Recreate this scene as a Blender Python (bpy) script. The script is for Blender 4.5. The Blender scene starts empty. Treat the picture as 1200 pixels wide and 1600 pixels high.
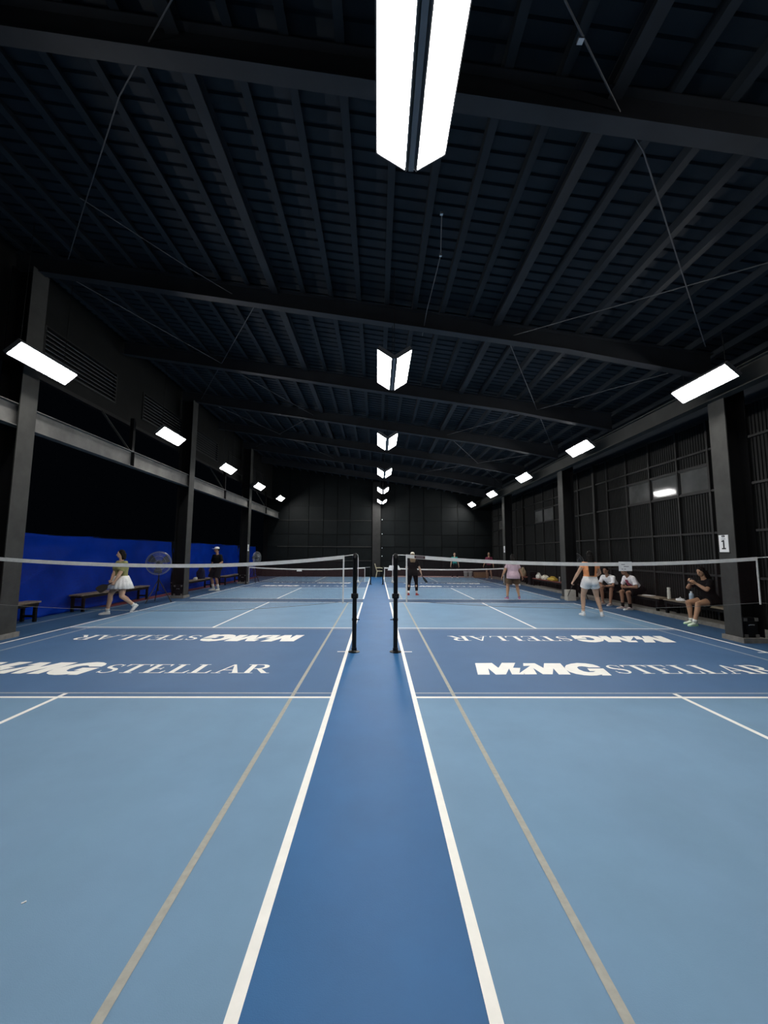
import bpy, bmesh, math, random
from math import sin, cos, pi, radians, sqrt
from mathutils import Vector, Matrix, Quaternion
from mathutils.geometry import tessellate_polygon

random.seed(7)
SC = bpy.context.scene
COL = SC.collection

# ------------------------------------------------------------------ camera
F_PX, PITCH, YAW, ROLL, CAM_H, CAM_X = 633.04, 0.1021, 0.0151, 0.0058, 1.5992, 0.0352
cam_data = bpy.data.cameras.new('camera')
cam_data.sensor_fit = 'VERTICAL'
cam_data.sensor_height = 36.0
cam_data.lens = F_PX / 1600.0 * 36.0
cam_data.clip_start = 0.05
cam_data.clip_end = 300
cam = bpy.data.objects.new('camera', cam_data)
COL.objects.link(cam)
_fw = Vector((sin(YAW) * cos(PITCH), cos(YAW) * cos(PITCH), sin(PITCH)))
_rt = Vector((cos(YAW), -sin(YAW), 0))
_dn = _fw.cross(_rt)
_R = _rt * cos(ROLL) - _dn * sin(ROLL)
_D = _rt * sin(ROLL) + _dn * cos(ROLL)
cam.matrix_world = Matrix(((_R.x, -_D.x, -_fw.x, CAM_X), (_R.y, -_D.y, -_fw.y, 0.0),
                           (_R.z, -_D.z, -_fw.z, CAM_H), (0, 0, 0, 1)))
SC.camera = cam

# ------------------------------------------------------------------ world (night) and exposure
world = bpy.data.worlds.new('night')
SC.world = world
world.use_nodes = True
world.node_tree.nodes['Background'].inputs[0].default_value = (0.02, 0.03, 0.05, 1)
world.node_tree.nodes['Background'].inputs[1].default_value = 0.03
SC.view_settings.view_transform = 'Standard'
SC.view_settings.look = 'None'
SC.view_settings.gamma = 1.0
SC.view_settings.use_curve_mapping = False
SC.view_settings.exposure = 0.0
LAMP = 72.0          # radiance of the LED lamp diffusers (all lamps of the hall)

# ------------------------------------------------------------------ materials
def sl(c):
    c /= 255.0
    return c / 12.92 if c <= 0.04045 else ((c + 0.055) / 1.055) ** 2.4

def mat(name, rgb, rough=0.6, var=0.0, scale=4.0, metal=0.0, bump=0.0, bscale=60.0, spec=0.5, rough_var=0.0):
    m = bpy.data.materials.new(name)
    m.use_nodes = True
    nt = m.node_tree
    b = nt.nodes['Principled BSDF']
    b.inputs['Base Color'].default_value = (*rgb, 1)
    b.inputs['Roughness'].default_value = rough
    b.inputs['Metallic'].default_value = metal
    b.inputs['Specular IOR Level'].default_value = spec
    if var > 0 or bump > 0 or rough_var > 0:
        tc = nt.nodes.new('ShaderNodeTexCoord')
        geo = nt.nodes.new('ShaderNodeNewGeometry')
    if var > 0:
        n = nt.nodes.new('ShaderNodeTexNoise')
        n.inputs['Scale'].default_value = scale
        n.inputs['Detail'].default_value = 6
        n.inputs['Roughness'].default_value = 0.6
        nt.links.new(geo.outputs['Position'], n.inputs['Vector'])
        r = nt.nodes.new('ShaderNodeValToRGB')
        r.color_ramp.elements[0].position = 0.3
        r.color_ramp.elements[1].position = 0.7
        r.color_ramp.elements[0].color = (*[max(0, c * (1 - var)) for c in rgb], 1)
        r.color_ramp.elements[1].color = (*[min(1, c * (1 + var)) for c in rgb], 1)
        nt.links.new(n.outputs['Fac'], r.inputs['Fac'])
        nt.links.new(r.outputs['Color'], b.inputs['Base Color'])
        if rough_var > 0:
            mr = nt.nodes.new('ShaderNodeMapRange')
            mr.inputs['To Min'].default_value = max(0, rough - rough_var)
            mr.inputs['To Max'].default_value = min(1, rough + rough_var)
            nt.links.new(n.outputs['Fac'], mr.inputs['Value'])
            nt.links.new(mr.outputs['Result'], b.inputs['Roughness'])
    if bump > 0:
        n2 = nt.nodes.new('ShaderNodeTexNoise')
        n2.inputs['Scale'].default_value = bscale
        n2.inputs['Detail'].default_value = 3
        nt.links.new(geo.outputs['Position'], n2.inputs['Vector'])
        bp = nt.nodes.new('ShaderNodeBump')
        bp.inputs['Strength'].default_value = bump
        bp.inputs['Distance'].default_value = 0.02
        nt.links.new(n2.outputs['Fac'], bp.inputs['Height'])
        nt.links.new(bp.outputs['Normal'], b.inputs['Normal'])
    return m

def emit(name, rgb, strength):
    m = bpy.data.materials.new(name)
    m.use_nodes = True
    b = m.node_tree.nodes['Principled BSDF']
    b.inputs['Base Color'].default_value = (0.8, 0.8, 0.8, 1)
    b.inputs['Emission Color'].default_value = (*rgb, 1)
    b.inputs['Emission Strength'].default_value = strength
    return m

M = dict(
    court=mat('court_blue', (0.150, 0.270, 0.405), 0.56, 0.07, 1.3, bump=0.08, bscale=220, spec=0.30),
    kitchen=mat('kitchen_blue', (0.064, 0.140, 0.272), 0.55, 0.06, 1.6, bump=0.08, bscale=220, spec=0.27),
    aisle=mat('aisle_blue', (0.018, 0.114, 0.285), 0.54, 0.09, 1.6, bump=0.08, bscale=220, spec=0.36),
    border=mat('border_blue', (0.032, 0.085, 0.175), 0.55, 0.07, 1.6, bump=0.08, bscale=220, spec=0.3),
    line=mat('line_white', (0.90, 0.885, 0.83), 0.6, 0.04, 9),
    grey_line=mat('line_grey', (0.36, 0.355, 0.31), 0.65, 0.10, 25),
    thin_line=mat('line_pale_blue', (0.33, 0.37, 0.41), 0.65, 0.10, 25),
    steel_dark=mat('black_steel', (0.006, 0.006, 0.0065), 0.5, 0.25, 3, spec=0.2),
    steel_col=mat('column_grey_black', (0.040, 0.040, 0.037), 0.55, 0.25, 2.5, spec=0.25),
    girder=mat('girder_grey', (0.125, 0.122, 0.114), 0.5, 0.35, 2.0, spec=0.3),
    roof=mat('roof_black', (0.014, 0.019, 0.025), 0.6, 0.2, 2, spec=0.2),
    rafter=mat('rafter_black', (0.022, 0.024, 0.028), 0.5, 0.2, 2, spec=0.25),
    wallp=mat('wall_panel_black', (0.0105, 0.0110, 0.0105), 0.5, 0.2, 2.5, spec=0.15),
    backp=mat('back_panel_black', (0.0055, 0.0072, 0.0076), 0.55, 0.2, 2.5, spec=0.1),
    mull=mat('mullion_dark', (0.019, 0.0185, 0.018), 0.45, 0.2, 4, spec=0.25),
    glassg=mat('grey_pane', (0.11, 0.11, 0.105), 0.06, 0.30, 1.5, spec=0.9),
    slat=mat('louver_slat_grey', (0.075, 0.072, 0.070), 0.45, 0.15, 5),
    tarp=mat('blue_tarp', (0.0008, 0.026, 0.27), 0.5, 0.2, 1.3, spec=0.04),
    concrete=mat('concrete', (0.20, 0.19, 0.17), 0.8, 0.25, 8, bump=0.2),
    black=mat('black_paint', (0.004, 0.004, 0.0045), 0.35, spec=0.3),
    blackm=mat('black_matt', (0.004, 0.004, 0.0045), 0.75, spec=0.15),
    white=mat('white_plastic', (0.87, 0.87, 0.86), 0.45, 0.03, 10),
    tape=mat('net_tape_white', (0.84, 0.83, 0.80), 0.7, 0.08, 18),
    netm=mat('net_thread_maroon', (0.065, 0.024, 0.026), 0.8),
    cord=mat('cord_grey', (0.17, 0.165, 0.155), 0.7, 0.1, 30),
    wood=mat('bench_wood', (0.20, 0.155, 0.105), 0.55, 0.30, 12),
    woodred=mat('bench_red_brown', (0.20, 0.055, 0.035), 0.5, 0.25, 12),
    redmat=mat('red_strip', (0.16, 0.022, 0.025), 0.8, 0.2, 8),
    cream=mat('cream_plastic', (0.62, 0.55, 0.36), 0.4, 0.05, 10),
    carton=mat('carton_brown', (0.25, 0.14, 0.065), 0.8, 0.12, 8),
    cartonw=mat('carton_cream', (0.48, 0.45, 0.39), 0.8, 0.10, 8),
    ink=mat('ink_black', (0.012, 0.012, 0.012), 0.6),
    inkg=mat('ink_grey', (0.25, 0.25, 0.26), 0.7),
    rod=mat('rod_dark', (0.075, 0.075, 0.08), 0.6),
    wire=mat('guard_wire', (0.30, 0.31, 0.32), 0.35, metal=0.6),
    blade=mat('fan_blade', (0.035, 0.042, 0.055), 0.45),
    silver=mat('silver', (0.5, 0.5, 0.5), 0.3, metal=0.9),
    pink=mat('pink_pipe', (0.55, 0.36, 0.33), 0.5, 0.1, 20),
    housing=mat('lamp_housing', (0.16, 0.16, 0.165), 0.4, metal=0.3),
    led=emit('led_diffuser', (1.0, 0.985, 0.955), LAMP),
)

# ------------------------------------------------------------------ helpers
class MB:
    def __init__(s):
        s.v = []; s.f = []
    def quad(s, a, b, c, d):
        i = len(s.v); s.v += [tuple(a), tuple(b), tuple(c), tuple(d)]; s.f.append((i, i+1, i+2, i+3)); return s
    def box(s, c, d, R=None):
        c = Vector(c); h = Vector(d) / 2; i = len(s.v)
        for x in (-1, 1):
            for y in (-1, 1):
                for z in (-1, 1):
                    p = Vector((x*h.x, y*h.y, z*h.z))
                    if R is not None: p = R @ p
                    s.v.append(tuple(c + p))
        for f in ((0,1,3,2),(4,6,7,5),(0,4,5,1),(2,3,7,6),(0,2,6,4),(1,5,7,3)):
            s.f.append(tuple(i+k for k in f))
        return s
    def bb(s, lo, hi):
        lo = Vector(lo); hi = Vector(hi)
        return s.box((lo+hi)/2, hi-lo)
    def tube(s, pts, r, n=6, cap=True, closed=False):
        pts = [Vector(p) for p in pts]; m = len(pts); base = len(s.v)
        rs = r if isinstance(r, (list, tuple)) else [r]*m
        up0 = None
        for k, p in enumerate(pts):
            if closed: d = pts[(k+1) % m] - pts[k-1]
            else: d = pts[min(k+1, m-1)] - pts[max(k-1, 0)]
            d.normalize()
            if up0 is None:
                up0 = Vector((0,0,1)) if abs(d.z) < 0.9 else Vector((1,0,0))
            u = d.cross(up0)
            if u.length < 1e-5: u = d.orthogonal()
            u.normalize(); w = u.cross(d); up0 = w
            for j in range(n):
                a = 2*pi*j/n
                s.v.append(tuple(p + u*cos(a)*rs[k] + w*sin(a)*rs[k]))
        for k in range(m if closed else m-1):
            for j in range(n):
                a = base+k*n+j; b = base+k*n+(j+1) % n
                k2 = (k+1) % m
                s.f.append((a, b, base+k2*n+(j+1) % n, base+k2*n+j))
        if cap and not closed:
            s.f.append(tuple(base+j for j in reversed(range(n))))
            s.f.append(tuple(base+(m-1)*n+j for j in range(n)))
        return s
    def lathe(s, prof, c=(0,0,0), n=16):
        c = Vector(c); base = len(s.v); m = len(prof)
        for r, z in prof:
            for j in range(n):
                a = 2*pi*j/n; s.v.append((c.x+r*cos(a), c.y+r*sin(a), c.z+z))
        for k in range(m-1):
            for j in range(n):
                s.f.append((base+k*n+j, base+k*n+(j+1) % n, base+(k+1)*n+(j+1) % n, base+(k+1)*n+j))
        s.f.append(tuple(base+j for j in reversed(range(n))))
        s.f.append(tuple(base+(m-1)*n+j for j in range(n)))
        return s
    def poly(s, pts):            # flat polygon, any outline, list of 3D points
        t = tessellate_polygon([[Vector(p) for p in pts]])
        i = len(s.v); s.v += [tuple(p) for p in pts]
        for a, b, c in t: s.f.append((i+a, i+b, i+c))
        return s
    def prism(s, pts, ext):      # outline pts (3D, planar) extruded along ext
        e = Vector(ext); i = len(s.v); n = len(pts)
        s.v += [tuple(Vector(p)) for p in pts] + [tuple(Vector(p)+e) for p in pts]
        for a, b, c in tessellate_polygon([[Vector(p) for p in pts]]):
            s.f.append((i+c, i+b, i+a)); s.f.append((i+n+a, i+n+b, i+n+c))
        for k in range(n):
            s.f.append((i+k, i+(k+1) % n, i+n+(k+1) % n, i+n+k))
        return s
    def mesh(s, name, m, smooth=False):
        me = bpy.data.meshes.new(name); me.from_pydata(s.v, [], s.f); me.update()
        bm = bmesh.new(); bm.from_mesh(me); bmesh.ops.recalc_face_normals(bm, faces=bm.faces); bm.to_mesh(me); bm.free()
        if m: me.materials.append(m)
        if smooth:
            for p in me.polygons: p.use_smooth = True
        return me
    def build(s, name, m, parent=None, loc=None, smooth=False):
        return link(name, s.mesh(name, m, smooth), parent, loc)

def link(name, me, parent=None, loc=None):
    o = bpy.data.objects.new(name, me); COL.objects.link(o)
    if parent is not None: o.parent = parent
    if loc is not None: o.location = loc
    return o

def tag(o, label=None, cat=None, group=None, kind=None):
    if label: o['label'] = label
    if cat: o['category'] = cat
    if group: o['group'] = group
    if kind: o['kind'] = kind
    return o

def thing(name, label, cat, loc=(0,0,0), rz=0.0, group=None, kind=None):
    o = bpy.data.objects.new(name, None); COL.objects.link(o)
    o.empty_display_size = 0.1
    o.location = loc; o.rotation_euler = (0, 0, rz)
    return tag(o, label, cat, group, kind)

def struct(name, label, loc=(0,0,0)):
    o = bpy.data.objects.new(name, None); COL.objects.link(o); o.location = loc
    return tag(o, label, None, None, 'structure')

def copy_tree(o, parent=None):
    c = o.copy(); COL.objects.link(c)
    if parent is not None: c.parent = parent
    for ch in list(o.children): copy_tree(ch, c)
    return c

# ------------------------------------------------------------------ hall layout (metres; x right, y away from camera, z up)
A = 0.4545                   # half aisle, to the centre of the inner side lines
W = 6.05                     # court width between side-line centres
NET1, NET2 = 6.815, 21.19    # the two rows of nets
Y0, Y1 = -6.0, 28.2          # end walls
XR = 8.1                     # right wall
XL = -7.4                    # left clerestory wall
KY = 1.0126

def zroof(x): return 6.72 - 0.14*x

# ------------------------------------------------------------------ floor
fl = MB(); fl.bb((-10.5, Y0, -0.12), (8.6, Y1+0.3, 0.0))
floor = fl.build('floor', M['border']); tag(floor, 'blue sports floor of the hall with painted courts', None, None, 'structure')
def plate(name, m, x0, x1, y0, y1, z):
    b = MB(); b.quad((x0,y0,z),(x1,y0,z),(x1,y1,z),(x0,y1,z)); return b.build(name, m, floor)
plate('aisle_strip', M['aisle'], -A, A, Y0, Y1-0.15, 0.001)
LW = 0.05
def marking(m, x0, x1, y0, y1, z, name='court_line'): return plate(name, m, x0, x1, y0, y1, z)
for sx in (-1, 1):
    xa, xb = sorted((sx*A, sx*(A+W)))
    for net in (NET1, NET2):
        n0, n1 = net-6.68, net+6.68
        plate('play_area', M['court'], xa, xb, n0, net-2.11, 0.0015)
        plate('play_area', M['court'], xa, xb, net+2.11, n1, 0.0015)
        plate('kitchen_area', M['kitchen'], xa, xb, net-2.11, net+2.11, 0.0015)
        h = LW/2
        for x in (sx*A, sx*(A+W)): marking(M['line'], x-h, x+h, n0-h, n1+h, 0.004)
        for y in (n0, n1): marking(M['line'], xa+h, xb-h, y-h, y+h, 0.004)
        for y in (net-2.11, net+2.11): marking(M['line'], xa+h, xb-h, y-h, y+h, 0.004)
        xc = sx*(A+W/2)
        marking(M['line'], xc-h, xc+h, n0+h, net-1.99, 0.0042)
        marking(M['line'], xc-h, xc+h, net+2.08, n1-h, 0.0042)
        g = 0.02
        for k in (0.455, W-0.455):      # badminton singles side lines
            mm = M['grey_line'] if k < 1 else M['thin_line']
            marking(mm, sx*(A+k)-g, sx*(A+k)+g, n0+h, n1-h, 0.0036)
        for d in (-1.97, 1.97): marking(M['thin_line'], xa+h, xb-h, net+d-g*0.8, net+d+g*0.8, 0.0032)
        for x, dd in ((sx*A, sx), (sx*(A+W), -sx)):
            x0, x1 = sorted((x+dd*h, x+dd*(h+0.13))); marking(M['line'], x0, x1, net-0.02, net+0.02, 0.004)
marking(M['thin_line'], -7.63, -7.59, 7.6, 27.9, 0.003)
plate('red_strip', M['redmat'], -8.15, -7.75, 12.2, 27.5, 0.003)

# lettering painted in the kitchens: MMG STELLAR
GL_MM = [(0.07,0.63),(0.32,0.64),(0.34,0.38),(0.47,0.65),(0.67,0.65),(0.55,0.39),(0.65,0.38),(0.55,0.13),(0.83,0.49),(0.73,0.48),(0.78,0.63),(0.95,0.63),(0.98,0.38),(1.09,0.63),(1.33,0.63),(1.22,0.07),(1.06,0.07),(1.11,0.36),(0.98,0.08),(0.85,0.08),(0.83,0.37),(0.77,0.08),(0.6,0.07),(0.62,0.15),(0.59,0.07),(0.43,0.07),(0.48,0.35),(0.35,0.07),(0.21,0.06),(0.19,0.36),(0.13,0.06),(-0.03,0.06)]
GL_G = [(1.81,0.41),(1.81,0.49),(1.78,0.57),(1.7,0.63),(1.59,0.65),(1.48,0.61),(1.37,0.53),(1.3,0.42),(1.26,0.31),(1.26,0.19),(1.3,0.1),(1.38,0.04),(1.47,0.02),(1.55,0.03),(1.64,0.07),(1.62,0.03),(1.75,0.03),(1.82,0.36),(1.59,0.36),(1.56,0.23),(1.64,0.23),(1.59,0.19),(1.52,0.18),(1.47,0.22),(1.45,0.31),(1.47,0.41),(1.52,0.46),(1.57,0.47),(1.61,0.45),(1.64,0.41)]
def ribbon(path):   # [(x, y, halfwidth)] -> list of quads
    out = []
    pts = [Vector((a, b)) for a, b, _ in path]
    L, R = [], []
    for i, p in enumerate(pts):
        d = (pts[min(i+1, len(pts)-1)] - pts[max(i-1, 0)]).normalized(); n = Vector((-d.y, d.x)) * path[i][2]
        L.append(p+n); R.append(p-n)
    for i in range(len(pts)-1): out.append([L[i], L[i+1], R[i+1], R[i]])
    return out
def letter(ch):     # serif capitals, cap height 0.42, returns convex polygons
    H, t, s_ = 0.42, 0.036, 0.018
    q = lambda x0, y0, x1, y1: [(x0,y0),(x1,y0),(x1,y1),(x0,y1)]
    stem = lambda x, serif=0.045: [q(x-t, 0, x+t, H), q(x-t-serif, 0, x+t+serif, s_), q(x-t-serif, H-s_, x+t+serif, H)]
    if ch == 'S':
        P = []
        for a in range(30, 271, 20): P.append((0.105+0.078*cos(radians(a)), 0.315+0.090*sin(radians(a)), 0.012+0.018*max(0, sin(radians(a-130)))))
        for a in range(90, -151, -20): P.append((0.105+0.090*cos(radians(a)), 0.112+0.100*sin(radians(a)), 0.014+0.018*max(0, sin(radians(a+40)))))
        P[0] = (P[0][0], P[0][1], 0.006)
        return ribbon(P) + [q(0.172, 0.30, 0.186, 0.40), q(0.012, 0.02, 0.026, 0.125)], 0.21
    if ch == 'T':
        x = 0.17
        return [q(x-t, 0, x+t, H), q(x-t-.045, 0, x+t+.045, s_), q(0.0, H-s_-.006, 0.34, H), [(0,H),(0,H-.105),(.014,H-.105),(.045,H-s_)], [(.34,H),(.295,H-s_),(.326,H-.105),(.34,H-.105)]], 0.34
    if ch == 'E':
        return stem(0.075) + [q(0.07, 0, 0.26, 0.022), [(.28,0),(.295,.11),(.281,.11),(.24,.02),(.24,0)], q(0.07, H-.022, 0.25, H), [(.265,H),(.23,H),(.23,H-.02),(.252,H-.10),(.265,H-.10)], q(0.07, .205, .19, .227), q(.184, .16, .198, .272)], 0.295
    if ch == 'L':
        return stem(0.075) + [q(0.07, 0, 0.24, 0.022), [(.258,0),(.275,.13),(.261,.13),(.22,.02),(.22,0)]], 0.27
    if ch == 'A':
        return [[(.175,H),(.205,H),(.355,.01),(.275,.01)], [(.175,H),(.195,H-.04),(.075,.01),(.05,.01)], q(.1, .13, .27, .153), q(0, 0, .125, s_), q(.235, 0, .40, s_)], 0.40
    if ch == 'R':
        P = [(0.12, H-.011, .011)] + [(0.185+0.085*cos(radians(a)), 0.312+0.097*sin(radians(a)), 0.014+0.020*max(0, cos(radians(a)))) for a in range(90, -91, -18)] + [(0.12, .212, .011)]
        return stem(0.075) + ribbon(P) + [[(.15,.215),(.215,.215),(.345,.012),(.265,.012)], q(.265, 0, .375, s_)], 0.375
def lettering_mesh():
    b = MB()
    for P in (GL_MM, GL_G): b.poly([(x, y, 0) for x, y in P])
    starts = (1.905, 2.145, 2.50, 2.835, 3.135, 3.445, 3.84)
    for ch, x0 in zip('STELLAR', starts):
        polys, w = letter(ch)
        for P in polys: b.poly([(x0+p[0], 0.115+p[1], 0) for p in P])
    return b.mesh('lettering', M['line'])
LM = lettering_mesh()
TXT_X0, TXT_L = 1.41, 4.21
for net in (NET1, NET2):
    for x0 in (TXT_X0, -TXT_X0-TXT_L):
        o = link('lettering', LM, floor, (x0, net-6.815+5.5, 0.0045)); o['label'] = 'white painted words MMG STELLAR on the court floor'
        o = link('lettering', LM, floor, (x0+TXT_L, net+6.815-5.5+0.08, 0.0045)); o.rotation_euler = (0, 0, pi); o['label'] = 'white painted words MMG STELLAR, upside down, on the court floor'

# ------------------------------------------------------------------ roof
rb = MB(); y = Y0; ribs = []
while y < Y1+0.3:
    ribs += [(y, 0), (y+0.15, 0), (y+0.165, 0.03), (y+0.195, 0.03)]; y += 0.21
x0, x1 = XL-0.3, XR+0.4
for (ya, za), (yb, zb) in zip(ribs[:-1], ribs[1:]):
    rb.quad((x0, ya, zroof(x0)+za), (x1, ya, zroof(x1)+za), (x1, yb, zroof(x1)+zb), (x0, yb, zroof(x0)+zb))
ceiling = rb.build('ceiling', M['roof']); tag(ceiling, 'black ribbed metal roof sloping down to the right', None, None, 'structure')
sl_ang = math.atan(0.14)
Rr = Matrix.Rotation(sl_ang, 3, 'Y')
pm = MB().bb((-0.025, Y0, -0.13), (0.025, Y1, 0.0)).bb((-0.025, Y0, -0.13), (0.07, Y1, -0.12)).mesh('purlin', M['roof'])
pt = MB().bb((-0.07, Y0, -0.20), (0.07, Y1, -0.185)).bb((-0.01, Y0, -0.19), (0.01, Y1, -0.01)).bb((-0.07, Y0, -0.015), (0.07, Y1, 0)).mesh('purlin', M['rafter'])
k = 2.4-0.56*17
while k < 8.0:
    big = abs(k-2.4) < 0.2 or abs(k+2.08) < 0.2
    link('purlin', pt if big else pm, ceiling, (k, 0, zroof(k)-0.002)); k += 0.56
RAFT_Y = (-3.4, 0.05, 3.62, 7.75, 11.25, 14.75, 18.25, 21.6, 25.1)
def zraf(x): return zroof(x)-0.50 if x < 3.8 else zroof(3.8)-0.50 - 0.185*(x-3.8)
rm = MB(); xs = (-7.3, -3, 0, 3.8, 6.75)
outline = [(x, 0, zraf(x)+0.012) for x in xs] + [(x, 0, zroof(x)-0.14) for x in reversed(xs)]
rm.prism([(a, -0.006, c) for a, b, c in outline], (0, 0.012, 0))
for xa, xb in zip(xs[:-1], xs[1:]):
    for zf, dz in ((zraf, 0.0), (lambda x: zroof(x)-0.155, 0.0)):
        rm.prism([(xa, -0.09, zf(xa)), (xb, -0.09, zf(xb)), (xb, -0.09, zf(xb)+0.014), (xa, -0.09, zf(xa)+0.014)], (0, 0.18, 0))
rme = rm.mesh('rafter', M['rafter'])
for yy in RAFT_Y: link('rafter', rme, ceiling, (0, yy, 0))
# bracing rods and cables under the roof
def onroof(x, y, d=0.33): return (x, y, zroof(x)-d)
for s0 in ((7.75, 14.75), (14.75, 21.6)):
    for pts in (((2.6, s0[0]), (6.6, s0[1])), ((6.6, s0[0]), (2.6, s0[1])), ((-6.6, s0[0]), (-2.4, s0[1])), ((-2.4, s0[0]), (-6.6, s0[1]))):
        MB().tube([onroof(*pts[0]), onroof(*pts[1])], 0.009, 5).build('brace_rod', M['rod'], ceiling)
MB().tube([onroof(2.55, 7.95), onroof(5.5, 5.05), onroof(6.9, 3.6)], 0.009, 5).build('brace_rod', M['rod'], ceiling)
MB().tube([onroof(1.0, 2.3), onroof(1.56, 2.89), onroof(2.45, 3.62), onroof(2.9, 3.95), onroof(6.2, 7.2)], 0.009, 5).build('brace_rod', M['rod'], ceiling)
MB().box(onroof(1.80, 3.12), (0.05, 0.05, 0.03)).build('turnbuckle', M['silver'], ceiling)
MB().tube([onroof(-1.6, 3.0), onroof(-2.97, 4.19), onroof(-4.5, 5.8), onroof(-6.0, 7.4)], 0.008, 5).build('brace_rod', M['rod'], ceiling)
MB().tube([onroof(-4.6, 5.8), onroof(-3.57, 7.08), onroof(-2.68, 8.03)], 0.008, 5).build('brace_rod', M['rod'], ceiling)
MB().tube([(0.87, 5.05, 6.2), (0.96, 5.72, 6.12), (0.93, 7.2, 6.16), (0.95, 8.16, 6.2)], 0.008, 5).build('loose_cable', M['rod'], ceiling)
for p in ((0.87, 5.05, 6.2), (0.96, 5.72, 6.12)): MB().box(p, (0.035, 0.035, 0.035)).build('cable_clip', M['silver'], ceiling)

# ------------------------------------------------------------------ right wall: framed ribbed panels
wall_r = struct('wall_right', 'black framed wall of ribbed metal panels along the right side')
ybase = [0.6, 1.7, 2.8, 3.9, 5.0, 6.1, 7.25, 8.40, 9.42, 10.44, 11.54, 12.63, 13.72, 14.52, 15.76, 16.55, 18.03, 19.21, 20.30, 21.81, 23.00, 24.10, 25.25, 26.40, 27.80]
ys = [y*KY for y in ybase]
zz = lambda z: 1.6+(z-1.6)*KY
rails = [1.13, 2.13, 3.13, 3.79, 4.13, 4.86]
rails = [zz(z) for z in rails]
posts = [7.25, 14.52, 21.81]
wins = {(9.42, 10.44), (10.44, 11.54), (11.54, 12.63), (18.03, 19.21), (19.21, 20.30), (25.25, 26.40)}
ribm = {}
def ribpanel(w, h):
    k = (round(w, 3), round(h, 3))
    if k not in ribm:
        b = MB(); n = max(2, int(round(w/0.083))); p = w/n; pr = []
        for i in range(n): pr += [(i*p, 0), (i*p+0.55*p, 0), (i*p+0.68*p, 0.018), (i*p+0.88*p, 0.018)]
        pr.append((w, 0))
        for (ya, xa), (yb, xb) in zip(pr[:-1], pr[1:]):
            b.quad((-xa, ya, 0), (-xb, yb, 0), (-xb, yb, h), (-xa, ya, h))
        ribm[k] = b.mesh('panel', M['wallp'])
    return ribm[k]
for i in range(len(ys)-1):
    ya, yb = ys[i], ys[i+1]
    key = (ybase[i], ybase[i+1])
    zs = [0.0]+rails
    for za, zb in zip(zs[:-1], zs[1:]):
        if key in wins and abs(za-rails[2]) < 0.01: continue
        link('panel', ribpanel(yb-ya, zb-za), wall_r, (XR, ya, za))
for yb_, y in zip(ybase, ys):
    wd = 0.13 if yb_ in posts else 0.055
    dp = 0.12 if yb_ in posts else 0.075
    MB().bb((XR-dp, y-wd/2, 0), (XR, y+wd/2, rails[-1])).build('mullion', M['mull'], wall_r)
for z in rails:
    if abs(z-rails[3]) < 0.01:
        segs = [(9.42, 13.72), (16.55, 20.30), (24.1, 27.80)]
    else: segs = [(a, b) for a, b in zip([0.6]+posts, posts+[27.80])]
    for a, b in segs:
        MB().bb((XR-0.065, a*KY+0.03, z-0.025), (XR-0.005, b*KY-0.03, z+0.025)).build('rail', M['mull'], wall_r)
MB().bb((XR, Y0, 4.86), (XR+0.05, Y1, zroof(XR)+0.02)).build('upper_cladding', M['roof'], wall_r)
MB().bb((XR, Y0, 0), (XR+0.05, 0.6*KY, 4.9)).build('cladding', M['roof'], wall_r)
MB().bb((XR+0.02, Y0, 0), (XR+0.06, Y1, 4.9)).build('outer_skin', M['blackm'], wall_r)
# eave beam on the columns
MB().bb((6.74, Y0, 4.68), (6.76, Y1, 5.08)).bb((6.66, Y0, 5.06), (6.86, Y1, 5.08)).bb((6.66, Y0, 4.68), (6.86, Y1, 4.70)).build('eave_beam', M['steel_col'], wall_r)
wn = 0
wlab = {9.42: 'grey window pane nearest the camera in the right wall beside the number 1 column', 10.44: 'middle grey window pane of three in the right wall, reflecting a lamp', 11.54: 'farthest grey window pane of the three together in the right wall',
        18.03: 'nearer small grey window high in the right wall beyond the second column', 19.21: 'farther small grey window high in the right wall beyond the second column', 25.25: 'small grey window high in the right wall near the back corner'}
for a, b in sorted(wins):
    wn += 1
    w = struct('window_%d' % wn, wlab[a], (XR, 0, 0))
    ya, yb, za, zb = a*KY+0.03, b*KY-0.03, rails[2]+0.025, rails[3]-0.025
    f = MB()
    f.bb((-0.05, ya, za), (0, yb, za+0.03)).bb((-0.05, ya, zb-0.03), (0, yb, zb)).bb((-0.05, ya, za), (0, ya+0.03, zb)).bb((-0.05, yb-0.03, za), (0, yb, zb))
    f.build('window_frame', M['mull'], w)
    MB().bb((-0.025, ya+0.03, za+0.03), (-0.018, yb-0.03, zb-0.03)).build('pane', M['glassg'], w)
kerb = MB().bb((7.60, 0.0, 0), (8.03, Y1-0.1, 0.09)).build('baseboard_right', M['concrete']); tag(kerb, 'grey concrete kerb along the right edge of the floor', None, None, 'structure')

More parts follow.
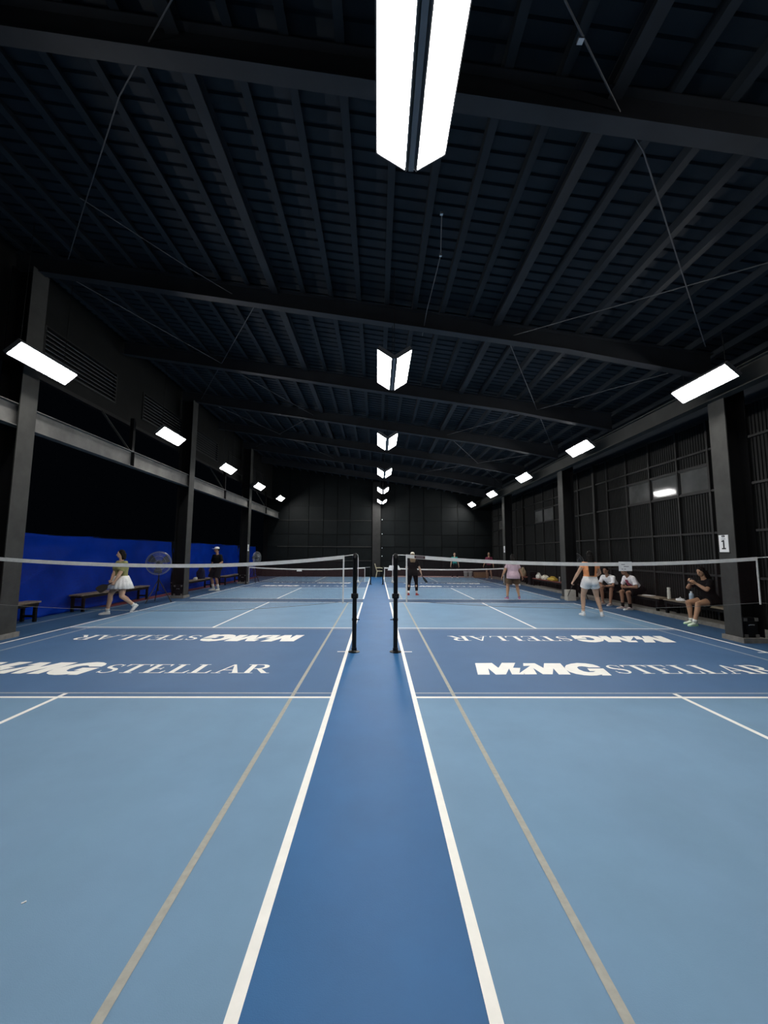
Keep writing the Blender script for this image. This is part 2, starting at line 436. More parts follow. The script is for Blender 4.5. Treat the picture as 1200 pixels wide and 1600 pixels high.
# ------------------------------------------------------------------ back wall
BP = [M['backp'], mat('back_panel_black_b', (0.0066, 0.0084, 0.0088), 0.5, 0.25, 1.8, spec=0.12), mat('back_panel_black_c', (0.0050, 0.0066, 0.0070), 0.55, 0.2, 2.2, spec=0.1)]
wall_b = struct('wall_back', 'black panelled wall at the far end of the hall')
vx = [-7.6, -6.15, -4.77, -3.75, -2.78, -1.89, -0.39, 0.28, 1.23, 2.25, 3.24, 4.49, 5.61, 6.8, 8.2]
hz = [0.0, 1.09, 2.05, 2.89, 3.87, 4.85]
for i in range(len(vx)-1):
    for j in range(len(hz)):
        za = hz[j]; zb = hz[j+1] if j+1 < len(hz) else None
        xa, xb = vx[i]+0.02, vx[i+1]-0.02
        if zb is None:
            MB().prism([(xa, Y1, za+0.01), (xb, Y1, za+0.01), (xb, Y1, zroof(xb)-0.02), (xa, Y1, zroof(xa)-0.02)], (0, 0.03, 0)).build('panel', random.choice(BP), wall_b)
        else:
            MB().bb((xa, Y1, za+0.02), (xb, Y1+0.03, zb-0.02)).build('panel', random.choice(BP), wall_b)
MB().prism([(-7.9, Y1+0.035, 0), (8.5, Y1+0.035, 0), (8.5, Y1+0.035, zroof(8.5)), (-7.9, Y1+0.035, zroof(-7.9))], (0, 0.05, 0)).build('outer_skin', M['blackm'], wall_b)
MB().bb((-0.33, Y1-0.14, 0), (0.22, Y1-0.12, 6.6)).bb((-0.07, Y1-0.12, 0), (-0.04, Y1, 6.6)).build('post', M['mull'], wall_b)
for z, xa, xb in ((2.05, -6.9, -0.39), (1.09, -6.9, -0.39), (3.87, -6.9, -0.39)):
    MB().bb((xa, Y1-0.05, z-0.02), (xb, Y1-0.002, z+0.02)).build('rail', M['steel_col'] if z < 3 else M['mull'], wall_b)
for z in (1.42, 1.98, 2.95, 3.95):
    MB().box((0.34, Y1-0.02, z), (0.05, 0.04, 0.05)).build('fixing', M['white'], wall_b)
MB().bb((1.0, Y1-0.06, 0), (8.1, Y1-0.002, 0.07)).build('skirting', M['pink'], wall_b)

# wall behind the camera
wall_f = struct('wall_front', 'plain black wall closing the near end of the hall')
MB().prism([(-7.9, Y0, 0), (8.5, Y0, 0), (8.5, Y0, zroof(8.5)), (-7.9, Y0, zroof(-7.9))], (0, -0.05, 0)).build('cladding', M['roof'], wall_f)

# ------------------------------------------------------------------ left side: clerestory with louvres, girder, open bay below
wall_l = struct('wall_left', 'black clerestory wall with louvres above the open left side')
ZB = 5.42
louv = [(1.2, 3.7), (4.9, 7.4), (8.64, 11.17), (12.44, 14.98), (16.1, 18.5), (19.8, 22.25), (23.5, 25.9)]
lz0, lz1 = 5.74, 6.62
prev = Y0
for a, b in louv+[(Y1, Y1)]:
    MB().bb((XL-0.03, prev, ZB), (XL, a, zroof(XL))).build('panel', M['wallp'], wall_l); prev = b
slat = MB().prism([(-0.06, 0, 0), (0.03, 0, -0.055), (0.04, 0, -0.045), (-0.05, 0, 0.012)], (0, 1, 0)).mesh('louver_slat', M['slat'])
for a, b in louv:
    MB().bb((XL-0.03, a, ZB), (XL, b, lz0)).build('panel', M['wallp'], wall_l)
    MB().bb((XL-0.03, a, lz1), (XL, b, zroof(XL))).build('panel', M['wallp'], wall_l)
    lv = MB().bb((XL-0.03, a, lz0), (XL+0.03, a+0.05, lz1)).bb((XL-0.03, b-0.05, lz0), (XL+0.03, b, lz1)).bb((XL-0.03, a+0.05, lz0), (XL+0.03, b-0.05, lz0+0.03)).bb((XL-0.03, a+0.05, lz1-0.03), (XL+0.03, b-0.05, lz1)).bb((XL-0.09, a, lz0), (XL-0.08, b, lz1)).build('louver', M['mull'], wall_l)
    for i in range(8):
        s_ = link('louver_slat', slat, lv, (XL+0.005, a+0.05, lz0+0.085+i*0.102)); s_.scale = (1, b-a-0.1, 1)
MB().bb((XL-0.05, Y0, ZB-0.09), (XL+0.06, Y1, ZB)).build('sill_rail', M['mull'], wall_l)
COLY = (0.75, 7.75, 14.75, 21.6)
edges = [Y0]+list(COLY)+[Y1]
for a, b in zip(edges[:-1], edges[1:]):
    MB().bb((-6.91, a+0.02, 3.98), (-6.895, b-0.02, 4.39)).bb((-6.99, a+0.02, 4.385), (-6.81, b-0.02, 4.40)).bb((-6.99, a+0.02, 3.97), (-6.81, b-0.02, 3.985)).build('girder', M['girder'], wall_l)
    m_ = (a+b)/2
    MB().bb((-6.895, m_-0.01, 3.985), (-6.80, m_+0.01, 4.385)).bb((-6.95, m_-0.05, 4.40), (-6.85, m_+0.05, 5.35)).build('stub_post', M['steel_dark'], wall_l)
    MB().tube([(-6.9, m_-0.1, 4.42), (-7.35, m_-0.65, 5.35)], 0.03, 4).build('brace', M['steel_col'], wall_l)

# ------------------------------------------------------------------ steel columns
clab = {(-1, 7.75): 'tall grey-black steel column at the left edge in front of the blue tarp', (-1, 14.75): 'steel column on the left beside the pedestal fan',
        (-1, 21.6): 'farthest steel column on the left, with a white strip on it', (-1, 0.75): 'steel column on the left just outside the photo',
        (1, 7.75): 'tall grey-black steel column carrying the white number 1 sign', (1, 14.75): 'steel column on the right behind the woman in orange',
        (1, 21.6): 'farthest steel column on the right, with a white strip on it', (1, 0.75): 'steel column on the right just outside the photo'}
for sx in (-1, 1):
    for cy in COLY:
        top = 5.06 if sx > 0 else zroof(-7.0)-0.5
        c = thing('steel_column', clab[(sx, cy)], 'column', (sx*6.78, cy, 0), 0, 'steel columns along the hall')
        d = sx*0.42
        def rng(a, b): return (min(a, b), max(a, b))
        a, b = rng(0, sx*0.02)
        MB().bb((a, -0.19, 0.02), (b, 0.19, top)).build('flange', M['steel_col'], c)
        a, b = rng(d-sx*0.02, d)
        MB().bb((a, -0.19, 0.02), (b, 0.19, top)).build('flange', M['steel_dark'], c)
        a, b = rng(sx*0.02, d-sx*0.02)
        MB().bb((a, -0.008, 0.02), (b, 0.008, top)).build('web', M['steel_dark'], c)
        a, b = rng(-sx*0.03, d+sx*0.03)
        MB().bb((a, -0.24, 0), (b, 0.24, 0.09)).build('base_block', M['concrete'], c)

# ------------------------------------------------------------------ lamps
def side_lamp(sx, cy, z, label):
    t = thing('led_lamp', label, 'lamp', (sx*6.30, cy, z), 0, 'side LED lamps')
    R = Matrix.Rotation(sx*radians(42), 3, 'Y')          # outer edge lower: the panel faces the court
    b = MB().box(R @ Vector((0, 0, 0.035)), (0.34, 1.34, 0.05), R)
    for s in (-1, 1):
        b.box(R @ Vector((s*0.165, 0, 0.0)), (0.012, 1.34, 0.035), R); b.box(R @ Vector((0, s*0.664, 0)), (0.34, 0.012, 0.035), R)
    b.build('housing', M['housing'], t)
    MB().box(R @ Vector((0, 0, 0.004)), (0.31, 1.30, 0.012), R).build('diffuser', M['led'], t)
    h = zroof(sx*6.3)+0.001-z
    for s in (-1, 1):
        MB().tube([R @ Vector((0, s*0.5, 0.06)), (0, s*0.5, h)], 0.006, 5).build('hanger', M['steel_dark'], t)
    return t
def centre_lamp(cy, label):
    t = thing('led_lamp', label, 'lamp', (0.30, cy, 4.90), 0, 'V-shaped LED lamps above the aisle')
    for s in (-1, 1):
        R = Matrix.Rotation(-s*radians(33), 3, 'Y')
        c = Vector((s*0.165, 0, 0.10))
        b = MB().box(c + R @ Vector((0, 0, 0.035)), (0.31, 1.36, 0.05), R)
        for q in (-1, 1):
            b.box(c + R @ Vector((q*0.150, 0, 0)), (0.012, 1.36, 0.035), R); b.box(c + R @ Vector((0, q*0.674, 0)), (0.31, 0.012, 0.035), R)
        b.build('housing', M['housing'], t)
        MB().box(c + R @ Vector((0, 0, 0.004)), (0.280, 1.32, 0.012), R).build('diffuser', M['led'], t)
    MB().box((0, 0, 0.03), (0.045, 1.36, 0.05)).build('spine', M['housing'], t)
    h = zroof(0.3)+0.001-4.90
    for s in (-1, 1):
        MB().tube([(0, s*0.5, 0.05), (0, s*0.5, h)], 0.006, 5).build('hanger', M['steel_dark'], t)
ordi = ['nearest to the camera in view', 'second from the camera in view', 'third from the camera in view', 'fourth from the camera in view', 'farthest from the camera']
for i, (yr, yl) in enumerate(zip((7.45, 12.25, 17.10, 22.0, 26.75), (7.45, 12.2, 16.95, 21.5, 26.2))):
    side_lamp(1, yr, 4.88, 'long LED lamp on the right side, ' + ordi[i])
    side_lamp(-1, yl, 5.12, 'long LED lamp on the left side, ' + ordi[i])
for sx, n in ((-1, 'left'), (1, 'right')):
    side_lamp(sx, 2.55, 4.88 if sx > 0 else 5.12, 'long LED lamp just outside the %s edge of the photo' % n)
ord6 = ['largest and nearest, cut by the top edge', 'second from the top of the photo', 'third from the top of the photo', 'fourth from the top of the photo', 'fifth from the top of the photo', 'farthest, lowest in the photo']
for y, n in zip((2.52, 7.27, 12.1, 16.95, 21.7, 26.5), ord6): centre_lamp(y, 'V-shaped double LED lamp above the aisle, ' + n)

# ------------------------------------------------------------------ net posts and nets
def net_post(x, y, h, label, full):
    t = thing('net_post', label, 'post', (x, y, 0), 0, 'black net posts')
    s = 1 if x > 0 else -1
    if abs(x) > 3: s = -s
    r = 0.036 if full else 0.030
    MB().lathe([(0.095, 0), (0.095, 0.012), (0.06, 0.02), (r+0.008, 0.03), (r+0.008, 0.07)], n=20).build('base_plate', M['black'], t)
    MB().lathe([(r, 0.03), (r, h-0.03), (r-0.004, h-0.01)], n=16).build('pole', M['black'], t, smooth=False)
    if full:
        MB().tube([(-0.03, 0, h-0.02), (0, 0, h-0.01), (0.03, 0, h-0.02)], 0.012, 8).lathe([(r+0.012, h-0.10), (r+0.012, h-0.04), (r, h-0.02)], n=16).build('top_cap', M['black'], t)
        MB().tube([(0, -0.02, h-0.06), (0, -0.062, h-0.06)], 0.020, 10).build('bolt', M['steel_col'], t)
        kn = MB().lathe([(r+0.02, 0.86), (r+0.024, 0.885), (r+0.024, 0.915), (r+0.02, 0.94)], n=18).tube([(0, -0.03, 0.90), (0, -0.085, 0.90)], 0.034, 12)
        kn.build('height_clamp', M['black'], t)
        MB().tube([(0, -0.085, 0.90), (0, -0.093, 0.90)], 0.014, 10).build('knob', M['steel_col'], t)
        MB().tube([(-s*0.01, 0, h-0.005), (-s*0.042, 0.0, h-0.03), (-s*0.050, -0.01, h-0.1), (-s*0.052, -0.012, h-0.44)], 0.006, 6).build('hanging_cord', M['tape'], t)
        MB().lathe([(0.012, 0), (0.022, 0.012), (0.018, 0.035), (0.006, 0.05)], (-s*0.052, -0.012, h-0.49), 10).build('cord_toggle', M['tape'], t)
        MB().lathe([(r+0.006, 0.50), (r+0.006, 0.54)], n=14).tube([(-s*r, -0.01, 0.52), (-s*(r+0.05), -0.02, 0.52)], 0.008, 6).build('cleat', M['steel_dark'], t)
    else:
        MB().lathe([(r+0.008, h-0.06), (r+0.008, h-0.02), (r*0.6, h)], n=12).build('top_cap', M['black'], t)
    return t
PX = 0.338
net_post(-PX, NET1, 1.60, 'black net post on the left of the aisle in the near row', True)
net_post(PX, NET1, 1.60, 'black net post on the right of the aisle in the near row', True)
net_post(-6.76, NET1, 1.56, 'black net post at the outer end of the near left net', True)
net_post(6.76, NET1, 1.60, 'black net post at the outer end of the near right net', True)
net_post(-0.32, NET2, 0.92, 'short black net post on the left of the aisle in the far row', False)
net_post(0.32, NET2, 0.92, 'short black net post on the right of the aisle in the far row', False)
net_post(-6.72, NET2, 0.92, 'short black net post at the outer end of the far left net', False)
net_post(6.72, NET2, 0.92, 'short black net post at the outer end of the far right net', False)

def make_net(label, xa, xb, y, zprof, pa, pb, za, zb, drop, th, hem, tape, label_at=None):
    # xa..xb net ends, zprof(u) height of the tape top, pa/pb the posts
    t = thing('court_net', label, 'net', ((xa+xb)/2, y, 0), 0, 'court nets')
    ox = (xa+xb)/2
    N = 40
    P = lambda u, d: Vector((xa+(xb-xa)*u-ox, 0, zprof(u)-d))
    # mesh of threads
    b = MB(); L = abs(xb-xa)
    nv = int(L/0.024)
    for i in range(nv+1):
        u = i/nv; p = P(u, 0.03); q = P(u, drop*(1-0.02*sin(pi*u)))
        b.v += [(p.x-th, 0, p.z), (p.x+th, 0, p.z), (q.x+th, 0, q.z), (q.x-th, 0, q.z)]; k = len(b.v); b.f.append((k-4, k-3, k-2, k-1))
    nh = int(drop/0.024)
    for j in range(1, nh+1):
        d = drop*j/nh; i0 = len(b.v)
        for i in range(N+1):
            p = P(i/N, d); b.v += [(p.x, 0.0006, p.z-th), (p.x, 0.0006, p.z+th)]
        for i in range(N):
            k = i0+2*i; b.f.append((k, k+2, k+3, k+1))
    o = b.build('net_mesh', M['netm'], t); o['kind'] = 'stuff'
    tb = MB()
    for i in range(N):
        u0, u1 = i/N, (i+1)/N
        p, q = P(u0, 0), P(u1, 0); w = Vector((0, 0, tape)); e = Vector((0, 0.006, 0))
        tb.prism([p-e, q-e, q-e-w, p-e-w], 2*e)
    tb.build('top_tape', M['tape'], t)
    sb = 0.012
    for u in (0, 1):
        p, q = P(u, 0), P(u, drop + hem)
        MB().bb((p.x-sb, -0.005, q.z), (p.x+sb, 0.005, p.z)).build('side_tape', M['tape'], t)
    MB().tube([P(i/N, drop) for i in range(N+1)], 0.0035, 5).build('bottom_cord', M['cord'], t)
    g_ = 0.037 if za > 1.2 else 0.031
    qa = pa+(g_ if xa > pa else -g_); qb = pb+(g_ if xb > pb else -g_)
    for u, q_, z_ in ((0, qa, za), (1, qb, zb)):
        MB().tube([(q_-ox, 0, z_-0.02), P(u, 0.012)], 0.006, 6).build('top_cord', M['tape'], t)
        MB().tube([(q_-ox, 0, zprof(u)-drop-0.03), P(u, drop)], 0.003, 5).build('tie_cord', M['cord'], t)
    if label_at:
        p, q = P(label_at[0], 0), P(label_at[1], 0)
        MB().prism([(p.x, -0.0075, p.z-0.006), (q.x, -0.0075, q.z-0.006), (q.x, -0.0075, q.z-tape+0.006), (p.x, -0.0075, p.z-tape+0.006)], (0, 0.001, 0)).build('tape_patch', M['netm'], t)
        m_ = p.lerp(q, 0.15); n_ = p.lerp(q, 0.85)
        MB().prism([(m_.x, -0.009, m_.z-0.022), (n_.x, -0.009, n_.z-0.022), (n_.x, -0.009, n_.z-0.032), (m_.x, -0.009, m_.z-0.032)], (0, 0.001, 0)).build('patch_print', M['inkg'], t)
    return t
def sag(z0, zm, z1, um=0.5):
    def f(u):
        # parabola-ish through the three heights
        if u < um: k = u/um; return z0+(zm-z0)*(1-(1-k)**2)
        k = (u-um)/(1-um); return zm+(z1-zm)*k*k
    return f
make_net('tall maroon net with white tape across the near left court', -0.53, -6.45, NET1, sag(1.565, 1.405, 1.52, 0.48), -PX, -6.76, 1.595, 1.555, 0.76, 0.0006, 0.03, 0.058)
nR = make_net('tall maroon net with white tape across the near right court', 0.52, 6.46, NET1, sag(1.585, 1.468, 1.575, 0.52), PX, 6.76, 1.598, 1.60, 0.76, 0.0006, 0.03, 0.058, (0.022, 0.052))
make_net('low maroon net with white tape across the far left court', -0.62, -6.58, NET2, sag(0.885, 0.79, 0.885, 0.5), -0.32, -6.72, 0.915, 0.90, 0.74, 0.0022, 0.02, 0.06)
make_net('low maroon net with white tape across the far right court', 0.40, 6.60, NET2, sag(0.885, 0.81, 0.885, 0.5), 0.32, 6.72, 0.905, 0.90, 0.74, 0.0022, 0.02, 0.06)

# notices on the nets
def notice(label, x, y, ztop, w, h, marks, sy=-0.012):
    t = thing('paper_notice', label, 'notice', (x, y+sy, ztop), 0)
    b = MB(); n = 8
    for i in range(n):
        a0, a1 = -w/2+w*i/n, -w/2+w*(i+1)/n
        b.prism([(a0, -0.004*sin(pi*i/n), 0), (a1, -0.004*sin(pi*(i+1)/n), 0), (a1, -0.004*sin(pi*(i+1)/n), -h), (a0, -0.004*sin(pi*i/n), -h)], (0, 0.0012, 0))
    b.build('sheet', M['white'], t)
    for (xa, xb, z) in marks:
        MB().bb((xa*w, -0.0075, -z*h-0.006), (xb*w, -0.0065, -z*h+0.006)).build('writing', M['inkg'], t)
    return t
notice('white paper notice hanging from the tape of the near right net', 4.20, NET1, 1.485, 0.225, 0.155, ((-0.32, -0.05, 0.30), (-0.14, 0.24, 0.52), (-0.32, -0.18, 0.80), (-0.12, 0.02, 0.80)))
notice('small white card on the tape of the far left net', -4.0, NET2, 0.795, 0.26, 0.14, (), sy=-0.013)
# white sheets draped over the far right net by the aisle
t = thing('draped_sheet', 'white sheets draped over the far right net beside the aisle', 'sheet', (0.93, NET2, 0.895))
MB().prism([(-0.28, -0.012, 0.08), (-0.10, -0.012, 0.09), (-0.10, -0.03, -0.17), (-0.37, -0.03, -0.16)], (0, 0.004, 0)).build('front_sheet', M['white'], t)
MB().prism([(0.02, -0.012, 0.09), (0.20, -0.012, 0.08), (0.31, -0.03, -0.13), (0.02, -0.03, -0.12)], (0, 0.004, 0)).build('front_sheet', M['white'], t)
MB().prism([(-0.28, 0.008, 0.085), (0.20, 0.008, 0.085), (0.27, 0.03, -0.14), (-0.34, 0.03, -0.14)], (0, 0.004, 0)).prism([(-0.28, -0.012, 0.08), (0.20, -0.012, 0.08), (0.20, 0.012, 0.085), (-0.28, 0.012, 0.085)], (0, 0, 0.004)).build('back_sheet', M['white'], t)

# ------------------------------------------------------------------ number sign on the right column
t = thing('number_sign', 'white board with a black number 1 on the right column', 'sign', (6.778, 7.80, 1.83), -pi/2)
# local: x along -y of the world ... faces the court
def sgn(name, m, pts, d0, d1): return MB().prism([(x, d0, z) for x, z in pts], (0, d1-d0, 0)).build(name, m, t)
Rct = lambda x0, z0, x1, z1: [(x0, z0), (x1, z0), (x1, z1), (x0, z1)]
sgn('board', M['white'], Rct(-0.105, -0.165, 0.105, 0.165), -0.012, -0.001)
sgn('digit', M['ink'], [(-0.045, 0.03), (-0.045, 0.055), (0.0, 0.068), (0.018, 0.068), (0.018, -0.085), (0.045, -0.085), (0.045, -0.11), (-0.045, -0.11), (-0.045, -0.085), (-0.014, -0.085), (-0.014, 0.035)], -0.015, -0.0125)
sgn('emblem', M['ink'], Rct(-0.032, 0.122, 0.035, 0.160), -0.015, -0.0125)
sgn('emblem_dot', M['white'], Rct(-0.006, 0.134, 0.01, 0.148), -0.017, -0.0152)
sgn('small_print', M['inkg'], Rct(-0.045, 0.083, 0.045, 0.095), -0.015, -0.0125)
sgn('clip', M['steel_col'], Rct(-0.13, -0.185, 0.13, -0.172), -0.02, -0.001)
for sx, lb in ((-1, 'white strip sign on the farthest left column'), (1, 'white strip sign on the farthest right column')):
    t = thing('strip_sign', lb, 'sign', (sx*6.778, 21.52, 1.86), 0)
    MB().bb((-0.012, -0.10, -0.17), (0.001, 0.10, 0.17)).build('board', M['white'], t) if sx > 0 else MB().bb((-0.001, -0.10, -0.17), (0.012, 0.10, 0.17)).build('board', M['white'], t)
    a = -0.014 if sx > 0 else 0.0125
    MB().bb((a, -0.03, -0.10), (a+0.0015, 0.01, 0.02)).build('digit', M['ink'], t)

# ------------------------------------------------------------------ blue tarps on the left
def tarp(label, ya, yb, zt, seed, xt=-8.30, xb=-8.22):
    rnd = random.Random(seed)
    ph = [rnd.uniform(0, 6.28) for _ in range(8)]
    ny, nz = 90, 36
    b = MB()
    for i in range(ny+1):
        for j in range(nz+1):
            u, v = i/ny, j/nz
            y = ya+(yb-ya)*u; z = zt*v
            fold = 0.050*sin(9*z+1.3*y+ph[0])*(0.15+0.85*v*v)*math.exp(-3.0*u) + 0.020*sin(3.1*y-4*z+ph[1]) + 0.010*sin(9*y+5*z+ph[2])*(1-v) + 0.012*sin(14*z-1.4*y+ph[3])*math.exp(-3*(1-v))*(1-u)
            crease = 0.065*max(0, sin(5.5*z-2.6*y+ph[4]))**5*(1-v)*math.exp(-2.4*u)
            x = xb+(xt-xb)*v + fold + crease - 0.02*sin(pi*v)
            zz_ = z + (0.015*sin(2.5*y+ph[5]) if j == nz else 0) + 0.004
            b.v.append((x, y, max(zz_, 0.004)))
    for i in range(ny):
        for j in range(nz):
            a = i*(nz+1)+j; b.f.append((a, a+1, a+nz+2, a+nz+1))
    t = thing('tarp', label, 'tarp', (0, 0, 0), 0, 'blue tarps along the left side')
    o = b.build('sheet', M['tarp'], t, smooth=True)
    md = o.modifiers.new('thick', 'SOLIDIFY'); md.thickness = 0.004
    MB().tube([(xt, ya, zt), (xt, yb, zt)], 0.012, 6).build('top_rope', M['black'], t)
    for yy in (ya, yb): MB().tube([(xt-0.03, yy, 0), (xt-0.03, yy, zt+0.02)], 0.02, 6).build('stake', M['black'], t)
tarp('blue tarp nearest the camera, hung behind the walking woman', 8.85, 16.6, 2.02, 1)
tarp('blue tarp between the second and third left columns, behind the man in black', 16.75, 24.4, 2.02, 2)
tarp('short blue tarp at the far left corner beyond the last column', 24.5, 27.9, 2.02, 3)

# ------------------------------------------------------------------ benches
def bench(label, x, ya, yb, top=0.45, wd=0.34, m='wood', leg='blackm', nplank=2, z0=0.0):
    t = thing('bench', label, 'bench', (x, (ya+yb)/2, z0), 0, 'long benches'); top -= z0
    L = yb-ya
    pw = wd/nplank
    for i in range(nplank):
        xx = -wd/2+pw*(i+0.5)
        MB().bb((xx-pw/2+0.004, -L/2, top-0.035), (xx+pw/2-0.004, L/2, top)).build('seat_plank', M[m], t)
    for yy in (-L/2+0.12, L/2-0.12):
        for s in (-1, 1):
            MB().bb((s*(wd/2-0.03)-0.03, yy-0.03, 0), (s*(wd/2-0.03)+0.03, yy+0.03, top-0.035)).build('leg', M[leg], t)
        MB().bb((-wd/2+0.03, yy-0.02, 0.10), (wd/2-0.03, yy+0.02, 0.15)).build('stretcher', M[leg], t)
    MB().bb((-0.02, -L/2+0.12, top-0.10), (0.02, L/2-0.12, top-0.035)).bb((wd/2-0.03, -L/2+0.05, top-0.11), (wd/2-0.01, L/2-0.05, top-0.036)).bb((-wd/2+0.01, -L/2+0.05, top-0.11), (-wd/2+0.03, L/2-0.05, top-0.036)).build('apron', M[leg], t)
    return t
bench('dark bench by the blue tarp at the left edge, partly hidden by the column', -7.95, 7.9, 9.72, 0.46)
bench('dark bench in front of the blue tarp behind the walking woman', -7.98, 11.05, 14.3, 0.46)
bench('bench behind the man in black, bags on it', -7.75, 15.9, 19.1, 0.45)
bench('dark bench beside the farthest left column', -7.6, 20.2, 22.6, 0.45)
bench('wooden bench with the woman in black sitting on it', 7.80, 8.75, 10.85, 0.45, 0.34, z0=0.09)
bench('wooden bench with the two men in white shirts sitting on it', 7.80, 10.98, 14.3, 0.45, 0.34, z0=0.09)
bench('red-brown bench with bags beyond the second right column', 7.80, 15.75, 20.0, 0.45, 0.34, 'woodred', z0=0.09)
bench('red-brown bench by the right wall behind the woman in pink', 7.80, 20.7, 24.6, 0.45, 0.34, 'woodred', z0=0.09)

# ------------------------------------------------------------------ pedestal fans
def fan(label, loc, rz, hub=1.25, R=0.37, tilt=0.0):
    t = thing('pedestal_fan', label, 'fan', loc, rz, 'pedestal fans')
    b = MB(); n = 28; c = Vector((0, -0.12, hub))
    for rr, yy, th in ((R, 0.0, 0.007), (R, -0.045, 0.004), (R*0.93, -0.085, 0.004), (R*0.6, -0.115, 0.0035), (R*0.25, -0.125, 0.004), (R*0.93, 0.05, 0.004), (R*0.6, 0.075, 0.0035), (R*0.25, 0.085, 0.004)):
        b.tube([c+Vector((rr*cos(2*pi*i/n), yy, rr*sin(2*pi*i/n))) for i in range(n)], th, 5, closed=True)
    for i in range(44):
        a = 2*pi*i/44; d = Vector((cos(a), 0, sin(a)))
        b.tube([c+d*R*0.12+Vector((0, -0.128, 0)), c+d*R*0.6+Vector((0, -0.115, 0)), c+d*R*0.93+Vector((0, -0.085, 0)), c+d*R, c+d*R*0.93+Vector((0, 0.05, 0)), c+d*R*0.25+Vector((0, 0.085, 0))], 0.0022, 3, cap=False)
    b.build('guard', M['wire'], t)
    MB().tube([c+Vector((0, -0.135, 0)), c+Vector((0, -0.122, 0))], 0.05, 14).build('badge', M['blade'], t)
    for i in range(3):
        a0 = 2*pi*i/3+0.4; bl = MB(); pts = []
        for k in range(7):
            r = R*(0.14+0.76*k/6); w = 0.30+0.30*sin(pi*k/6*0.8)
            pts.append((r, a0-w*0.55, a0+w*0.9, 0.02))
        for k in range(6):
            r0, s0, e0, h0 = pts[k]; r1, s1, e1, h1 = pts[k+1]
            P = lambda r, a, y: c+Vector((r*cos(a), y, r*sin(a)))
            for th in (0, 0.004):
                bl.quad(P(r0, s0, -0.04+th), P(r1, s1, -0.04+th), P(r1, e1, 0.02+th), P(r0, e0, 0.02+th))
        bl.build('blade', M['blade'], t)
    MB().tube([c+Vector((0, -0.05, 0)), c+Vector((0, 0.05, 0))], 0.055, 14).tube([c+Vector((0, 0.05, 0)), c+Vector((0, 0.24, 0))], [0.085, 0.075], 14).build('motor', M['blackm'], t)
    MB().tube([(0, 0.03, 0.42), (0, 0.03, hub-0.05)], 0.019, 8).tube([(0, 0.03, 0.36), (0, 0.03, 0.75)], 0.026, 8).build('pole', M['black'], t)
    for i in range(3):
        a = 2*pi*i/3+pi/2+0.35
        MB().tube([(0, 0.03, 0.74), (0.42*cos(a), 0.03+0.42*sin(a), 0.012)], 0.015, 6).tube([(0, 0.03, 0.40), (0.25*cos(a), 0.03+0.25*sin(a), 0.30)], 0.008, 5).build('leg', M['black'], t)
    return t
fan('pedestal fan on a tripod in front of the blue tarp', (-6.98, 13.25, 0), radians(18))
fan('pedestal fan beside the farthest left column, turned sideways', (-6.62, 22.2, 0), radians(72), 1.33, 0.33)
fan('pedestal fan beside the second right column, turned sideways', (7.42, 14.96, 0), radians(-66), 1.30, 0.36)

# ------------------------------------------------------------------ small things
def bottle(label, x, y, z, r, h, m, cap, name='bottle', grp=None, neck=0.6):
    t = thing(name, label, 'bottle', (x, y, z))
    MB().lathe([(r*0.92, 0), (r, 0.01), (r, h*0.70), (r*0.85, h*0.80), (r*neck, h*0.86)], n=16).build('body', m, t, smooth=False)
    MB().lathe([(r*neck*1.05, h*0.86), (r*neck*1.1, h*0.98), (r*neck*0.8, h)], n=14).build('cap', cap, t)
    return t
cream_b = mat('bottle_cream', (0.66, 0.64, 0.57), 0.4)
blue_b = mat('bottle_pale_blue', (0.50, 0.62, 0.74), 0.35)
bottle('tall cream flask standing on the right bench', 7.74, 10.75, 0.45, 0.042, 0.30, cream_b, cream_b, 'flask', None, 0.9)
bottle('pale blue water bottle beside the seated woman in black', 7.72, 9.95, 0.45, 0.050, 0.27, blue_b, M['white'], 'water_bottle', None, 0.45)
bottle('small clear bottle on the red-brown bench', 7.78, 17.3, 0.45, 0.035, 0.21, mat('bottle_clear', (0.22, 0.23, 0.24), 0.2), M['white'], 'bottle', None, 0.5)
t = thing('sun_visor', 'white visor cap lying on the bench next to the pale blue bottle', 'cap', (7.74, 10.36, 0.45), 0.3)
MB().lathe([(0.09, 0.0), (0.095, 0.02), (0.088, 0.05)], n=20).build('band', M['white'], t)
MB().poly([(0.10*cos(a), -0.05-0.15*sin(a), 0.012+0.012*sin(a)) for a in [pi*i/14 for i in range(15)]]).build('brim', M['white'], t).modifiers.new('thick', 'SOLIDIFY').thickness = 0.006
MB().tube([(0.02, 0.05, 0.05), (0.05, 0.03, 0.085), (0.03, 0.0, 0.06)], 0.008, 6).build('strap', M['white'], t)
t = thing('folded_paper', 'folded white paper on the bench beside the seated man in the patterned shirt', 'paper', (7.78, 11.62, 0.452), 0.4)
MB().bb((-0.10, -0.14, 0), (0.10, 0.14, 0.006)).bb((-0.095, -0.13, 0.006), (0.09, 0.13, 0.010)).build('sheet', M['white'], t)
def sphere_mesh(r, n=14, m=8):
    return [(max(r*sin(pi*i/m), 0.0005), r-r*cos(pi*i/m)) for i in range(m+1)]
t = MB().lathe(sphere_mesh(0.037)).build('pickleball', M['white'], None, (7.12, 11.72, 0.001), smooth=True); tag(t, 'white ball lying on the floor in front of the seated men', 'ball')
t = thing('carton', 'cream carton box at the foot of the second right column', 'box', (6.82, 14.37, 0), 0.05)
MB().bb((-0.15, -0.11, 0), (0.15, 0.11, 0.36)).build('body', M['cartonw'], t)
MB().bb((-0.15, -0.11, 0.361), (0.15, -0.005, 0.366)).bb((-0.15, 0.005, 0.361), (0.15, 0.11, 0.366)).build('flap', M['cartonw'], t)
t = thing('carton', 'long brown carton on the floor by the back wall', 'box', (7.10, 27.85, 0), 0.0)
